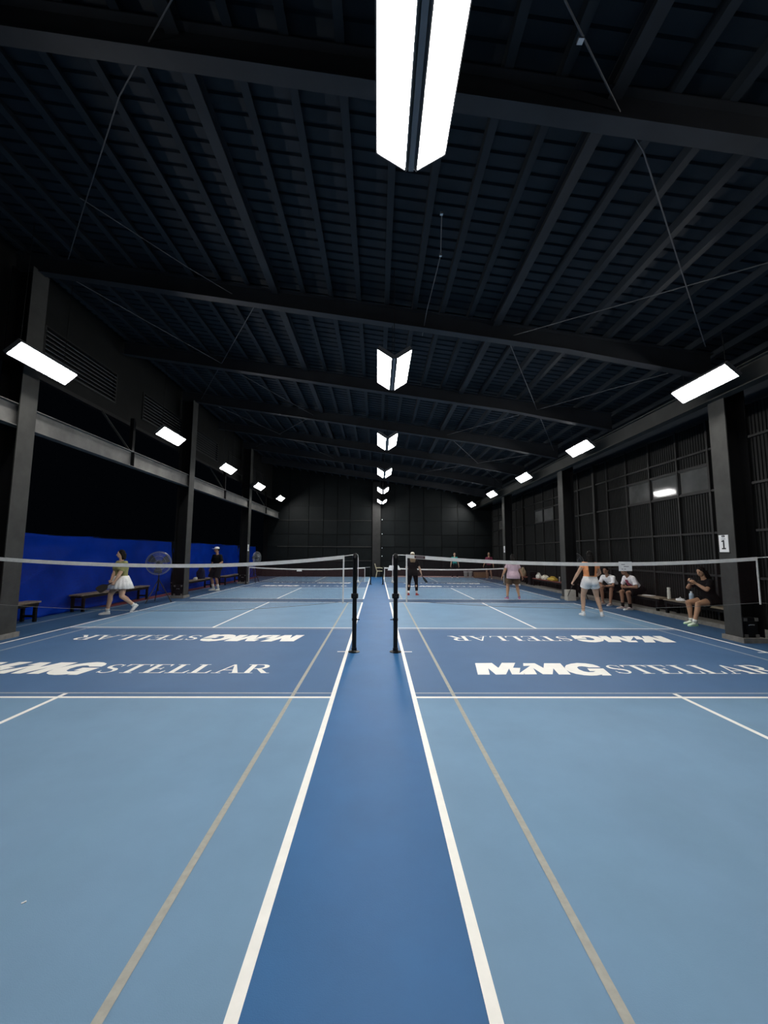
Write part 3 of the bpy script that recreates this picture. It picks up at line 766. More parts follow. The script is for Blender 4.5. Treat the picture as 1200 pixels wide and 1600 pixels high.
MB().bb((-0.48, -0.2, 0), (0.48, 0.2, 0.36)).build('body', M['carton'], t)
MB().bb((-0.48, -0.2, 0.361), (0.48, -0.01, 0.366)).bb((-0.48, 0.01, 0.361), (0.48, 0.2, 0.366)).build('flap', M['carton'], t)
for i, (dx, lb) in enumerate(((6.17, 'left white pail of two by the back wall'), (6.48, 'right white pail of two by the back wall'))):
    t = thing('pail', lb, 'pail', (dx-0.12, 27.8, 0), 0, 'white pails by the back wall')
    MB().lathe([(0.11, 0), (0.14, 0.36), (0.15, 0.37), (0.15, 0.39)], n=18).build('body', mat('pail_grey', (0.34, 0.33, 0.31), 0.5) if i == 0 else bpy.data.materials['pail_grey'], t)
    MB().lathe([(0.155, 0.391), (0.155, 0.41), (0.13, 0.42)], n=18).build('lid', M['white'], t)
# black cases at the column feet
def case(label, x, y, w, d, h, rz=0):
    t = thing('equipment_case', label, 'case', (x, y, 0.09), rz, 'dark cases at the columns')
    MB().bb((-w/2, -d/2, 0.0), (w/2, d/2, h)).bb((-w/2+0.03, -d/2-0.01, 0.06), (w/2-0.03, -d/2, h-0.06)).build('body', M['steel_dark'], t)
    for sx in (-1, 1):
        for z in (0.03, h-0.03):
            MB().box((sx*(w/2-0.025), -d/2-0.006, z), (0.055, 0.03, 0.06)).build('corner', M['girder'], t)
    MB().tube([(-0.05, -d/2-0.005, h*0.62), (-0.04, -d/2-0.03, h*0.66), (0.04, -d/2-0.03, h*0.66), (0.05, -d/2-0.005, h*0.62)], 0.008, 6).build('handle', M['silver'], t)
case('dark case with grey corners beside the number 1 column', 6.965, 7.645, 0.26, 0.13, 0.36)
case('dark case at the foot of the left column beside the fan', -6.98, 14.645, 0.30, 0.13, 0.36)
case('dark case at the foot of the farthest left column', -6.98, 21.495, 0.30, 0.13, 0.36)
t = thing('pipe_stub', 'short pale pink pipe standing by the wall beside the number 1 column', 'pipe', (7.99, 9.22, 0.09))
MB().tube([(0, 0, 0), (0, 0, 0.37)], 0.022, 8).build('tube', M['pink'], t)
MB().lathe([(0.032, 0.18), (0.032, 0.23)], n=10).build('collar', M['pink'], t)
# bags
def bag(label, x, y, z, w, d, h, rgb, rz=0, handles=True, seed=1):
    t = thing('sports_bag', label, 'bag', (x, y, z), rz, 'bags on the benches')
    m = mat('bag_cloth', rgb, 0.85, 0.18, 10, spec=0.2)
    rnd = random.Random(label); b = MB(); n = 24; K = 9
    ph = [rnd.uniform(0, 6.28) for _ in range(4)]
    for k in range(K):
        f = k/(K-1); i0 = len(b.v)
        r = (0.92+0.12*sin(pi*min(1, f*1.5))) if f < 0.55 else (1.03-0.62*((f-0.55)/0.45)**1.6)
        for j in range(n):
            a = 2*pi*j/n; e = 0.6
            cx = math.copysign(abs(cos(a))**e, cos(a)); sy = math.copysign(abs(sin(a))**e, sin(a))
            q = 1+0.06*sin(3*a+ph[0]+4*f)+0.05*sin(5*a+ph[1]-6*f)
            b.v.append((cx*w/2*r*q, sy*d/2*r*q, f*h*(1+(0.16*sin(2*a+ph[2])+0.08*sin(5*a+ph[3]))*f)))
        if k:
            for j in range(n): b.f.append((i0-n+j, i0-n+(j+1) % n, i0+(j+1) % n, i0+j))
    b.f.append(tuple(range(n))); b.f.append(tuple(range(len(b.v)-n, len(b.v))))
    b.build('body', m, t, smooth=True)
    for s in (-1, 1):
        if handles: MB().tube([(-w*0.2, s*d*0.25, h*0.9), (-w*0.12, s*d*0.12, h*1.22), (w*0.12, s*d*0.12, h*1.22), (w*0.2, s*d*0.25, h*0.9)], 0.011, 6).build('handle', m, t)
    return t
bag('black bag at the near end of the bench behind the left column', -7.72, 16.35, 0.45, 0.3, 0.6, 0.26, (0.01, 0.01, 0.012))
bag('dark backpack on the bench behind the man in black', -7.72, 18.1, 0.45, 0.28, 0.4, 0.45, (0.008, 0.010, 0.03))
bag('small white pouch on the bench between the bag and the backpack', -7.66, 17.45, 0.45, 0.14, 0.2, 0.10, (0.6, 0.58, 0.5), 0, False)
bag('yellow bag on the red-brown bench', 7.78, 18.0, 0.45, 0.26, 0.70, 0.15, (0.50, 0.34, 0.06))
bag('white crumpled bag on the red-brown bench beside the yellow bag', 7.76, 18.75, 0.45, 0.24, 0.5, 0.17, (0.66, 0.62, 0.52))
bag('small white bag at the far end of the red-brown bench', 7.76, 19.5, 0.45, 0.22, 0.36, 0.22, (0.68, 0.66, 0.60))
bag('cream bag standing on the bench behind the woman in pink', 7.76, 21.6, 0.45, 0.26, 0.34, 0.38, (0.42, 0.33, 0.22))
t = thing('storage_bin', 'black storage bin between the two red-brown benches', 'bin', (7.78, 20.35, 0.09))
MB().lathe([(0.23, 0.0), (0.26, 0.55), (0.28, 0.56), (0.28, 0.60)], n=4).build('body', M['black'], t)
MB().lathe([(0.285, 0.601), (0.28, 0.63), (0.1, 0.65)], n=4).build('lid', M['black'], t)
t.rotation_euler = (0, 0, pi/4)
def shoe_thing(label, x, y, rz):
    t = thing('shoe', label, 'shoe', (x, y, 0), rz, 'loose white shoes by the right bench')
    b = MB(); secs = [(-0.12, 0.036, 0.075), (-0.07, 0.040, 0.10), (0.0, 0.042, 0.085), (0.07, 0.046, 0.06), (0.13, 0.040, 0.045), (0.16, 0.02, 0.03)]
    n = 10
    for k, (yy, w, h) in enumerate(secs):
        i0 = len(b.v)
        for j in range(n):
            a = 2*pi*j/n; b.v.append((w*cos(a), yy, h*0.5+0.012+h*0.5*sin(a)))
        if k:
            for j in range(n): b.f.append((i0-n+j, i0-n+(j+1) % n, i0+(j+1) % n, i0+j))
    b.f.append(tuple(range(n))); b.f.append(tuple(range(len(b.v)-n, len(b.v))))
    b.build('upper', M['white'], t, smooth=True)
    MB().bb((-0.045, -0.125, 0), (0.045, 0.15, 0.02)).build('sole', M['white'], t)
shoe_thing('left white shoe of a pair on the floor behind the woman in pink', 7.22, 21.25, 1.2)
shoe_thing('right white shoe of a pair on the floor behind the woman in pink', 7.26, 20.98, 1.0)

# ------------------------------------------------------------------ cream plastic chair by the back wall
t = thing('plastic_chair', 'cream plastic chair by the back wall at the end of the aisle', 'chair', (0.20, 27.5, 0), -pi/2)
cm = M['cream']
MB().bb((-0.22, -0.21, 0.41), (0.22, 0.22, 0.44)).bb((-0.22, 0.20, 0.39), (0.22, 0.23, 0.44)).build('seat', cm, t)
for sx in (-1, 1):
    MB().tube([(sx*0.20, 0.20, 0.42), (sx*0.23, 0.25, 0.0)], [0.028, 0.02], 6).build('leg', cm, t)
    MB().tube([(sx*0.20, -0.19, 0.42), (sx*0.23, -0.27, 0.0)], [0.028, 0.02], 6).build('leg', cm, t)
    MB().tube([(sx*0.21, -0.20, 0.42), (sx*0.22, -0.28, 0.66), (sx*0.20, -0.33, 0.86)], 0.022, 6).build('back_post', cm, t)
    MB().tube([(sx*0.22, -0.27, 0.64), (sx*0.255, 0.0, 0.645), (sx*0.24, 0.17, 0.62), (sx*0.21, 0.20, 0.43)], 0.018, 6).build('armrest', cm, t)
for k in range(5):
    x = -0.14+0.07*k
    MB().tube([(x, -0.20, 0.44), (x, -0.27, 0.66), (x, -0.33, 0.86)], 0.014, 5).build('back_slat', cm, t)
MB().tube([(-0.20, -0.33, 0.86), (0, -0.345, 0.90), (0.20, -0.33, 0.86)], 0.024, 6).build('top_rail', cm, t)

t = thing('paper_scrap', 'tiny white paper scrap on the floor at the lower left', 'scrap', (-1.57, 2.05, 0.002), 0.6)
MB().bb((-0.009, -0.004, 0), (0.009, 0.004, 0.002)).bb((0.002, -0.005, 0.002), (0.009, 0.003, 0.004)).build('sheet', M['white'], t)

# ------------------------------------------------------------------ people
class Blob(MB):
    def rcone(s, a, b, ra, rb, n=12):
        a = Vector(a); b = Vector(b); d = b-a
        if d.length < 1e-6: d = Vector((0, 0, 1e-4)); b = a+d
        dn = d.normalized()
        pts, rs = [], []
        for k in range(4):
            t = pi/2*(1-k/4.0); pts.append(a-dn*ra*sin(t)); rs.append(max(ra*cos(t), 0.0006))
        pts.append(a); rs.append(ra); pts.append(b); rs.append(rb)
        for k in range(1, 5):
            t = pi/2*k/4.0; pts.append(b+dn*rb*sin(t)); rs.append(max(rb*cos(t), 0.0006))
        s.tube(pts, rs, n); return s
    def chain(s, pts, rs, n=12):
        for i in range(len(pts)-1): s.rcone(pts[i], pts[i+1], rs[i], rs[i+1], n)
        return s
    def cyl(s, a, b, ra, rb, n=14):
        s.tube([a, b], [ra, rb], n); return s
    def ell(s, c, r, R=None, n=14, m=10):
        c = Vector(c); i0 = len(s.v)
        for k in range(m+1):
            t = pi*k/m
            for j in range(n):
                a = 2*pi*j/n
                p = Vector((r[0]*max(sin(t), 0.01)*cos(a), r[1]*max(sin(t), 0.01)*sin(a), r[2]*cos(t)))
                if R is not None: p = R @ p
                s.v.append(tuple(c+p))
        for k in range(m):
            for j in range(n): s.f.append((i0+k*n+j, i0+(k+1)*n+j, i0+(k+1)*n+(j+1) % n, i0+k*n+(j+1) % n))
        s.f.append(tuple(i0+j for j in range(n))); s.f.append(tuple(i0+m*n+j for j in reversed(range(n))))
        return s
    def loft(s, rings, n=18):      # rings: (centre, side vector, front vector)
        i0 = len(s.v)
        for c, u, w in rings:
            for j in range(n):
                a = 2*pi*j/n; s.v.append(tuple(Vector(c)+u*cos(a)+w*sin(a)))
        for k in range(len(rings)-1):
            for j in range(n): s.f.append((i0+k*n+j, i0+k*n+(j+1) % n, i0+(k+1)*n+(j+1) % n, i0+(k+1)*n+j))
        s.f.append(tuple(i0+j for j in reversed(range(n)))); s.f.append(tuple(i0+(len(rings)-1)*n+j for j in range(n)))
        return s
    def skin(s, name, m, parent, voxel=0.009, smooth=3):
        me = s.mesh(name+'_raw', None)
        o = bpy.data.objects.new(name+'_tmp', me); COL.objects.link(o)
        r = o.modifiers.new('r', 'REMESH'); r.mode = 'VOXEL'; r.voxel_size = voxel
        sm = o.modifiers.new('s', 'SMOOTH'); sm.factor = 0.5; sm.iterations = smooth
        dg = bpy.context.evaluated_depsgraph_get()
        out = bpy.data.meshes.new_from_object(o.evaluated_get(dg))
        bpy.data.objects.remove(o); bpy.data.meshes.remove(me)
        out.name = name
        out.materials.clear(); out.materials.append(m)
        for p in out.polygons: p.use_smooth = True
        return link(name, out, parent)

def ik(a, c, l1, l2, pole):
    a = Vector(a); c = Vector(c); d = c-a; L = d.length
    if L > (l1+l2)*0.999: c = a+d.normalized()*(l1+l2)*0.999; d = c-a; L = d.length
    u = d.normalized(); x = (l1*l1-l2*l2+L*L)/(2*L); h = sqrt(max(l1*l1-x*x, 0.0))
    p = Vector(pole); p = p-u*p.dot(u)
    if p.length < 1e-5: p = u.orthogonal()
    return a+u*x+p.normalized()*h, c

SK = {'tan': (0.47, 0.27, 0.165), 'light': (0.60, 0.38, 0.26), 'brown': (0.33, 0.17, 0.105)}
_mc = {}
def cm_(name, rgb, rough=0.8, var=0.10, scale=14):
    k = (name, rgb)
    if k not in _mc: _mc[k] = mat(name, tuple(c*0.45 for c in rgb) if max(rgb) < 0.025 else rgb, rough, var, scale, spec=0.15 if max(rgb) < 0.05 else 0.3)
    return _mc[k]

def person(label, loc, rz, H=1.62, w=1.0, skin='tan', pelvis=None, lean=0.0, side=0.0, head=(0, 0), hands=((0.27, 0.02, 0.80), (-0.27, 0.02, 0.80)),
           elbow=((0.4, -1, 0), (-0.4, -1, 0)), feet=((0.11, 0.02, 0), (-0.11, -0.02, 0)), toes=((0.15, 1, 0), (-0.15, 1, 0)), foot_pitch=(0, 0), knee=((0.1, 1, 0), (-0.1, 1, 0)),
           curl=(0.5, 0.5), handdir=(None, None), top=None, bottom=None, socks=None, shoes=(0.85, 0.85, 0.82), sole=None, hair=None, cap=None, vox=0.009, female=True, face=True):
    """right side is +x, faces +y; hands are wrists (right, left); all metres for a figure of height H"""
    s = H/1.70
    root = thing('person', label, 'person', loc, rz)
    sm = cm_('skin_'+skin, SK[skin], 0.55, 0.05, 20)
    P = Vector(pelvis) if pelvis else Vector((0, 0, 0.93*s))
    RL = Matrix.Rotation(-lean, 3, 'X') @ Matrix.Rotation(side, 3, 'Y')
    U, Fd, Sd = RL @ Vector((0, 0, 1)), RL @ Vector((0, 1, 0)), RL @ Vector((1, 0, 0))
    N = P+U*0.50*s
    shw = (0.165 if female else 0.190)*s*(0.9+0.1*w)
    SH = [N-U*0.055*s+Sd*shw, N-U*0.055*s-Sd*shw]
    HP = [P+Vector((0.088*s*w, 0, -0.02*s)), P+Vector((-0.088*s*w, 0, -0.02*s))]
    hy, hp = head
    RH = Matrix.Rotation(hy, 3, 'Z') @ Matrix.Rotation(-hp, 3, 'X')
    HU, HF, HS = RH @ Vector((0, 0, 1)), RH @ Vector((0, 1, 0)), RH @ Vector((1, 0, 0))
    NB = N+U*0.03*s
    HC = NB+HU*0.165*s+HF*0.022*s
    # ---- limbs by inverse kinematics
    WR, EL, AN, KN = [], [], [], []
    for i in range(2):
        e, wv = ik(SH[i], Vector(hands[i]), 0.285*s, 0.245*s, elbow[i]); EL.append(e); WR.append(wv)
        f = Vector(feet[i]); td = Vector((toes[i][0], toes[i][1], 0)).normalized()
        an = f+Vector((0, 0, 0.085*s))+Vector((0, 0, 0.14*s*sin(foot_pitch[i])))
        k, an = ik(HP[i], an, 0.435*s, 0.43*s, knee[i]); KN.append(k); AN.append(an)
    b = Blob()
    def torso(bl, o, lo=-0.10, hi=1.0, hw=1.0, butt=True):
        prof = [(-0.10, 0.150, 0.105), (-0.04, 0.172, 0.120), (0.03, 0.168, 0.118), (0.12, 0.140, 0.102), (0.20, 0.137, 0.104), (0.30, 0.152, 0.120 if female else 0.112), (0.38, 0.160, 0.112), (0.445, 0.150, 0.085), (0.485, 0.095, 0.062)]
        rings = []
        for h, rx, ry in prof:
            if h < lo-1e-6 or h > hi+1e-6: continue
            if h > 0.36 and not female: rx *= 1.08
            c = P+U*h*s
            rings.append((c, Sd*(rx*w+o)*s*hw, Fd*(ry*w+o)*s*hw))
        bl.loft(rings)
        if female and lo < 0.3 and hi > 0.3:
            for q in (-1, 1): bl.ell(P+U*0.315*s+Sd*q*0.07*s*w+Fd*0.085*s*w, (0.058*s*w+o*s, 0.052*s*w+o*s, 0.062*s*w+o*s))
        if lo < 0 and butt:
            for q in (-1, 1): bl.ell(P+U*(-0.03)*s+Sd*q*0.075*s*w-Fd*0.065*s*w, (0.085*s*w+o*s, 0.085*s*w+o*s, 0.09*s*w+o*s))
    torso(b, 0.0)
    b.rcone(N-U*0.03*s, HC-HU*0.05*s, 0.056*s, 0.050*s)
    b.ell(HC, (0.073*s, 0.092*s, 0.105*s), RH)
    b.ell(HC-HU*0.055*s+HF*0.028*s, (0.055*s, 0.060*s, 0.060*s), RH)
    b.rcone(HC+HF*0.088*s-HU*0.002*s, HC+HF*0.104*s-HU*0.030*s, 0.009*s, 0.014*s, 8)
    b.ell(HC+HF*0.082*s-HU*0.062*s, (0.022*s, 0.012*s, 0.009*s), RH, 10, 6)
    for q in (-1, 1): b.ell(HC+HS*q*0.074*s-HU*0.008*s-HF*0.005*s, (0.010*s, 0.018*s, 0.030*s), RH, 8, 8)
    for i in range(2):
        q = 1 if i == 0 else -1
        b.rcone(N-U*0.045*s+Sd*q*0.06*s, SH[i], 0.05*s, 0.052*s*(0.6+0.4*w))
        b.chain([SH[i], SH[i].lerp(EL[i], 0.5), EL[i]], [0.050*s*w, 0.046*s*w, 0.038*s*w])
        b.chain([EL[i], EL[i].lerp(WR[i], 0.35), WR[i]], [0.038*s*w, 0.038*s*w, 0.025*s])
        b.chain([HP[i], HP[i].lerp(KN[i], 0.45), KN[i]], [0.092*s*w, 0.080*s*w, 0.055*s*(0.5+0.5*w)])
        cb = (AN[i]-KN[i]).normalized().cross(Vector((1, 0, 0))).normalized()
        kp = Vector(knee[i]); bk = -(kp-(AN[i]-KN[i]).normalized()*kp.dot((AN[i]-KN[i]).normalized())).normalized()
        b.chain([KN[i], KN[i].lerp(AN[i], 0.32)+bk*0.014*s, KN[i].lerp(AN[i], 0.65)+bk*0.004*s, AN[i]], [0.053*s*(0.5+0.5*w), 0.056*s*(0.4+0.6*w), 0.044*s*(0.5+0.5*w), 0.036*s*(0.7+0.3*w)])
        # foot inside the shoe
        td = Vector((toes[i][0], toes[i][1], 0)).normalized(); fp = foot_pitch[i]
        R2 = Matrix(((td.y, td.x, 0), (-td.x, td.y, 0), (0, 0, 1))) @ Matrix.Rotation(-fp, 3, 'X')
        b.rcone(AN[i]+R2 @ Vector((0, -0.012*s, -0.030*s)), AN[i]+R2 @ Vector((0, 0.115*s, -0.056*s)), 0.030*s, 0.014*s)
        # hand: palm, four fingers and a thumb
        d = Vector(handdir[i]).normalized() if handdir[i] else (WR[i]-EL[i]).normalized()
        inw = Vector((-q, 0, 0)); inw = (inw-d*inw.dot(d))
        if inw.length < 0.1: inw = Vector((0, 0, -1))-d*(-d.z)
        inw.normalize(); acr = d.cross(inw).normalized()
        if acr.y < 0: acr = -acr                 # thumb side looks forward
        hd = d
        for f4 in range(4):
            off = acr*((1.5-f4)*0.019*s)
            b.rcone(WR[i]+off*0.55, WR[i]+hd*0.085*s+off, 0.015*s, 0.0115*s, 8)
            p = WR[i]+hd*0.085*s+off; L = (0.074, 0.082, 0.076, 0.060)[f4]*s
            ang = 0.0; rr = (0.0100, 0.0095, 0.0085, 0.0075)
            for sg, frac in enumerate((0.42, 0.33, 0.25)):
                ang += curl[i]*(0.75, 0.9, 0.7)[sg]
                nd = hd*cos(ang)+inw*sin(ang); p2 = p+nd*L*frac
                b.rcone(p, p2, rr[sg]*s, rr[sg+1]*s, 8); p = p2
        tb = WR[i]+hd*0.025*s+acr*0.022*s
        t1 = tb+(hd*0.6+acr*0.75+inw*0.2).normalized()*0.045*s
        t2 = t1+(hd*0.85+acr*0.25+inw*0.5*(0.4+curl[i])).normalized()*0.038*s
        b.chain([tb, t1, t2], [0.015*s, 0.012*s, 0.009*s], 8)
    b.skin('body', sm, root, vox*0.75, 2)
    if face:
        for q in (-1, 1):
            Blob().ell(HC+HS*q*0.030*s+HF*0.083*s+HU*0.006*s, (0.013*s, 0.007*s, 0.007*s), RH, 8, 6).build('eye', cm_('eye_dark', (0.02, 0.015, 0.012), 0.3, 0), root, smooth=True)
            Blob().ell(HC+HS*q*0.031*s+HF*0.084*s+HU*0.026*s, (0.018*s, 0.006*s, 0.004*s), RH, 8, 6).build('eyebrow', cm_('brow', (0.015, 0.011, 0.009), 0.8, 0), root, smooth=True)
        Blob().ell(HC+HF*0.0895*s-HU*0.062*s, (0.022*s, 0.006*s, 0.006*s), RH, 8, 6).build('lips', cm_('lips', (0.26, 0.09, 0.075), 0.5, 0), root, smooth=True)
    # ---- hair
    if hair:
        hm = cm_('hair', hair[0], 0.7, 0.25, 40)
        h = Blob()
        h.ell(HC+HU*0.022*s-HF*0.016*s, (0.082*s, 0.094*s, 0.100*s), RH)
        kind = hair[1]
        if kind in ('long', 'bob', 'mid'):
            Ld = {'long': 0.56, 'mid': 0.30, 'bob': 0.16}[kind]*s
            c0 = HC-HF*0.045*s; bd = -(Fd if lean > 0.2 else HF)
            down = Vector((0, 0, -1)) if lean < 0.2 else -U*0.8-Vector((0, 0, 0.2))
            rings = []
            for k in range(6):
                f = k/5
                cc = c0+down*(Ld*f)+bd*({'long': 0.03+0.115*min(1, f*1.7), 'mid': 0.03+0.10*min(1, f*1.5), 'bob': 0.02}[kind])*s
                rings.append((cc, HS*(0.080+{'long': 0.012, 'mid': 0.04, 'bob': 0.017}[kind]*sin(pi*min(1, f*0.95))-(0.02*f if kind == 'long' else 0))*s, HF*((0.065 if kind != 'bob' else 0.07)-0.012*f)*s))
            h.loft(rings)
            for q in (-1, 1):
                h.chain([HC+HS*q*0.070*s+HU*0.03*s, HC+HS*q*0.078*s-HU*0.05*s-HF*0.02*s, HC+HS*q*0.080*s-HU*0.12*s-HF*0.05*s], [0.022*s, 0.024*s, 0.022*s], 8)
        if kind == 'pony':
            h.chain([HC-HF*0.09*s+HU*0.03*s, HC-HF*0.15*s-HU*0.04*s, HC-HF*0.14*s-HU*0.17*s], [0.024*s, 0.032*s, 0.014*s], 8)
        h.skin('hair', hm, root, vox, 2)
    if cap:
        cmm = cm_('cap_cloth', cap, 0.75, 0.05)
        c = Blob(); c.loft([(HC+HU*0.035*s, HS*0.088*s, HF*0.105*s), (HC+HU*0.075*s, HS*0.082*s, HF*0.098*s), (HC+HU*0.108*s, HS*0.058*s, HF*0.070*s), (HC+HU*0.122*s, HS*0.02*s, HF*0.024*s)])
        o = c.build('cap', cmm, root, smooth=True)
        bl = Blob(); bl.loft([(HC+HU*0.036*s+HF*0.135*s, HS*0.072*s, HF*0.065*s), (HC+HU*0.044*s+HF*0.135*s, HS*0.072*s, HF*0.065*s)])
        bl.build('cap_brim', cmm, o, smooth=False)
    # ---- clothes
    if top:
        tm = cm_('top_cloth', top['c'], 0.85, 0.10, 12)
        c = Blob(); o = top.get('o', 0.014); lo = top.get('lo', -0.04)
        torso(c, o, lo, 0.486, butt=False)
        if lo < -0.09: c.loft([(P+U*h_*s-Fd*bk_*s*w, Sd*(rx_*w+o)*s, Fd*(ry_*w+o)*s) for h_, bk_, rx_, ry_ in ((0.14, 0.0, 0.140, 0.104), (0.06, 0.012, 0.165, 0.125), (-0.02, 0.026, 0.176, 0.142), (-0.09, 0.030, 0.176, 0.142), (-0.135, 0.028, 0.172, 0.136))])
        c.rcone(N-U*0.055*s+Sd*0.075*s, N-U*0.055*s-Sd*0.075*s, 0.060*s, 0.060*s)
        for i in range(2):
            q = 1 if i == 0 else -1
            f = top.get('sleeve', 0.6)
            c.rcone(N-U*0.055*s+Sd*q*0.07*s, SH[i], 0.062*s, 0.062*s*(0.6+0.4*w))
            if f <= 1.0:
                c.rcone(SH[i], SH[i].lerp(EL[i], f*0.6), 0.062*s*(0.5+0.5*w), 0.060*s*(0.4+0.6*w)); c.cyl(SH[i].lerp(EL[i], f*0.5), SH[i].lerp(EL[i], f), 0.060*s*(0.4+0.6*w), 0.064*s*(0.4+0.6*w))
            else:
                c.chain([SH[i], EL[i], EL[i].lerp(WR[i], 0.9)], [0.060*s*w, 0.050*s*w, 0.036*s])
        c.skin('top', tm, root, vox, 2)
        if 'panel' in top:
            pc = Blob(); pc.loft([(P+U*hh*s+Fd*0.075*s, Sd*rx*s, Fd*ry*s) for hh, rx, ry in ((0.14, 0.11, 0.072), (0.28, 0.12, 0.082), (0.40, 0.11, 0.068), (0.45, 0.07, 0.05))])
            pc.skin('shirt_panel', cm_('shirt_panel', top['panel'], 0.85, 0.5, 30), root, vox, 2)
    if bottom:
        bm_ = cm_('bottom_cloth', bottom['c'], 0.85, 0.08, 12)
        c = Blob(); kind = bottom['kind']; o = bottom.get('o', 0.014)
        if kind == 'skirt':
            rings = []; n = 36
            for h, r in ((0.10, 0.160), (0.02, 0.195), (-0.10, 0.235), (-0.24, 0.285)):
                rings.append((P+Vector((0, 0, h*s)), r*w*s, h))
            i0 = 0
            for cc, r, h in rings:
                for j in range(n*2):
                    a = pi*j/n; pl = 1+(0.035 if j % 4 < 2 else -0.035)*(1 if h < 0 else 0)
                    c.v.append((cc.x+r*pl*cos(a), cc.y+r*0.82*pl*sin(a), cc.z))
            m2 = 2*n
            for k in range(3):
                for j in range(m2): c.f.append((k*m2+j, k*m2+(j+1) % m2, (k+1)*m2+(j+1) % m2, (k+1)*m2+j))
            ob = c.build('skirt', bm_, root, smooth=True); md = ob.modifiers.new('thick', 'SOLIDIFY'); md.thickness = 0.006; md.offset = 0
        else:
            f = {'shorts': bottom.get('len', 0.5), 'pants': 2.0}[kind]
            torso(c, o, -0.10, 0.13)
            for i in range(2):
                if f <= 1:
                    fl_ = bottom.get('flare', 0.02)
                    e = HP[i].lerp(KN[i], f)
                    c.rcone(HP[i], HP[i].lerp(KN[i], f*0.55), (0.094*w+o)*s, (0.088*w+o+fl_*0.5)*s); c.cyl(HP[i].lerp(KN[i], f*0.45), e, (0.090*w+o+fl_*0.5)*s, (0.082*w+o+fl_)*s, 18)
                else:
                    lf = bottom.get('leg', 0.9)
                    c.chain([HP[i], HP[i].lerp(KN[i], 0.45), KN[i]], [(0.094*w+o)*s, (0.082*w+o)*s, (0.056*(0.5+0.5*w)+o)*s])
                    c.chain([KN[i], KN[i].lerp(AN[i], 0.32)+Vector((0, 0, 0)), KN[i].lerp(AN[i], lf)], [(0.056*(0.5+0.5*w)+o)*s, (0.058*(0.5+0.5*w)+o)*s, (0.044+o)*s])
            c.skin({'shorts': 'shorts', 'pants': 'trousers'}[kind], bm_, root, vox, 2)
    if shoes is not None:
        shm = cm_('shoe_cloth', shoes, 0.6, 0.08); som = cm_('shoe_sole', sole or (0.7, 0.7, 0.68), 0.6, 0.03)
        for i in range(2):
            td = Vector((toes[i][0], toes[i][1], 0)).normalized(); fp = foot_pitch[i]
            R2 = Matrix((( td.y, td.x, 0), (-td.x, td.y, 0), (0, 0, 1))) @ Matrix.Rotation(-fp, 3, 'X')
            O = AN[i]-Vector((0, 0, 0.0)) 
            T = lambda x, y, z: O+R2 @ Vector((x*s, y*s, z*s))
            c = Blob()
            c.loft([(T(0, y, (z0+z1)/2), R2 @ Vector((wd*s, 0, 0)), R2 @ Vector((0, 0, (z1-z0)/2*s))) for y, wd, z0, z1 in ((-0.068, 0.024, -0.07, -0.01), (-0.055, 0.036, -0.076, 0.012), (-0.01, 0.040, -0.076, 0.022), (0.05, 0.043, -0.076, -0.008), (0.11, 0.047, -0.076, -0.028), (0.155, 0.042, -0.074, -0.040), (0.182, 0.02, -0.070, -0.052))], 14)
            ob = c.build('shoe', shm, root, smooth=True)
            c = Blob(); outl = [(0.0, -0.078), (0.03, -0.07), (0.044, -0.03), (0.044, 0.04), (0.052, 0.10), (0.046, 0.155), (0.02, 0.19), (-0.02, 0.19), (-0.046, 0.155), (-0.050, 0.10), (-0.040, 0.04), (-0.040, -0.03), (-0.03, -0.07)]
            c.prism([T(x, y, -0.085) for x, y in outl], R2 @ Vector((0, 0, 0.024*s))); c.build('sole', som, ob)
            if socks:
                top_ = AN[i].lerp(KN[i], socks[1])
                sc_ = Blob(); sc_.tube([AN[i]-Vector((0, 0, 0.02*s)), AN[i].lerp(KN[i], socks[1]*0.5), top_], [0.043*s*(0.7+0.3*w), 0.045*s*(0.7+0.3*w), (0.047+0.02*socks[1])*s*(0.7+0.3*w)], 14)
                sc_.build('sock', cm_('sock', socks[0], 0.9, 0.05), root, smooth=True)
    return root, dict(WR=WR, EL=EL, HC=HC)

def w2(rz, loc, p):   # person-local point to world
    return Matrix.Rotation(rz, 3, 'Z') @ Vector(p)+Vector(loc)
def paddle(label, grip, direc, normal, col=(0.012, 0.012, 0.014)):
    """grip point in the hand, the paddle points along direc"""
    d = Vector(direc).normalized(); n = Vector(normal); n = (n-d*n.dot(d)).normalized(); a = d.cross(n)
    t = thing('paddle', label, 'paddle', grip)
    pm_ = cm_('paddle_face', col, 0.5, 0)
    Pq = lambda x, y, z: a*x+d*y+n*z
    MB().tube([Pq(0, -0.05, 0), Pq(0, 0.09, 0)], 0.0145, 10).tube([Pq(0, -0.062, 0), Pq(0, -0.048, 0)], 0.019, 10).build('grip', M['black'], t)
    ol = [(-0.016, 0.085), (-0.07, 0.14), (-0.092, 0.19), (-0.096, 0.29), (-0.088, 0.335), (-0.06, 0.352), (0.06, 0.352), (0.088, 0.335), (0.096, 0.29), (0.092, 0.19), (0.07, 0.14), (0.016, 0.085)]
    MB().prism([Pq(x, y, -0.007) for x, y in ol], n*0.014).build('blade', pm_, t)
    return t
def towards(dx, dy): return math.atan2(-dx, dy)     # rotation so that local +y looks along (dx, dy)

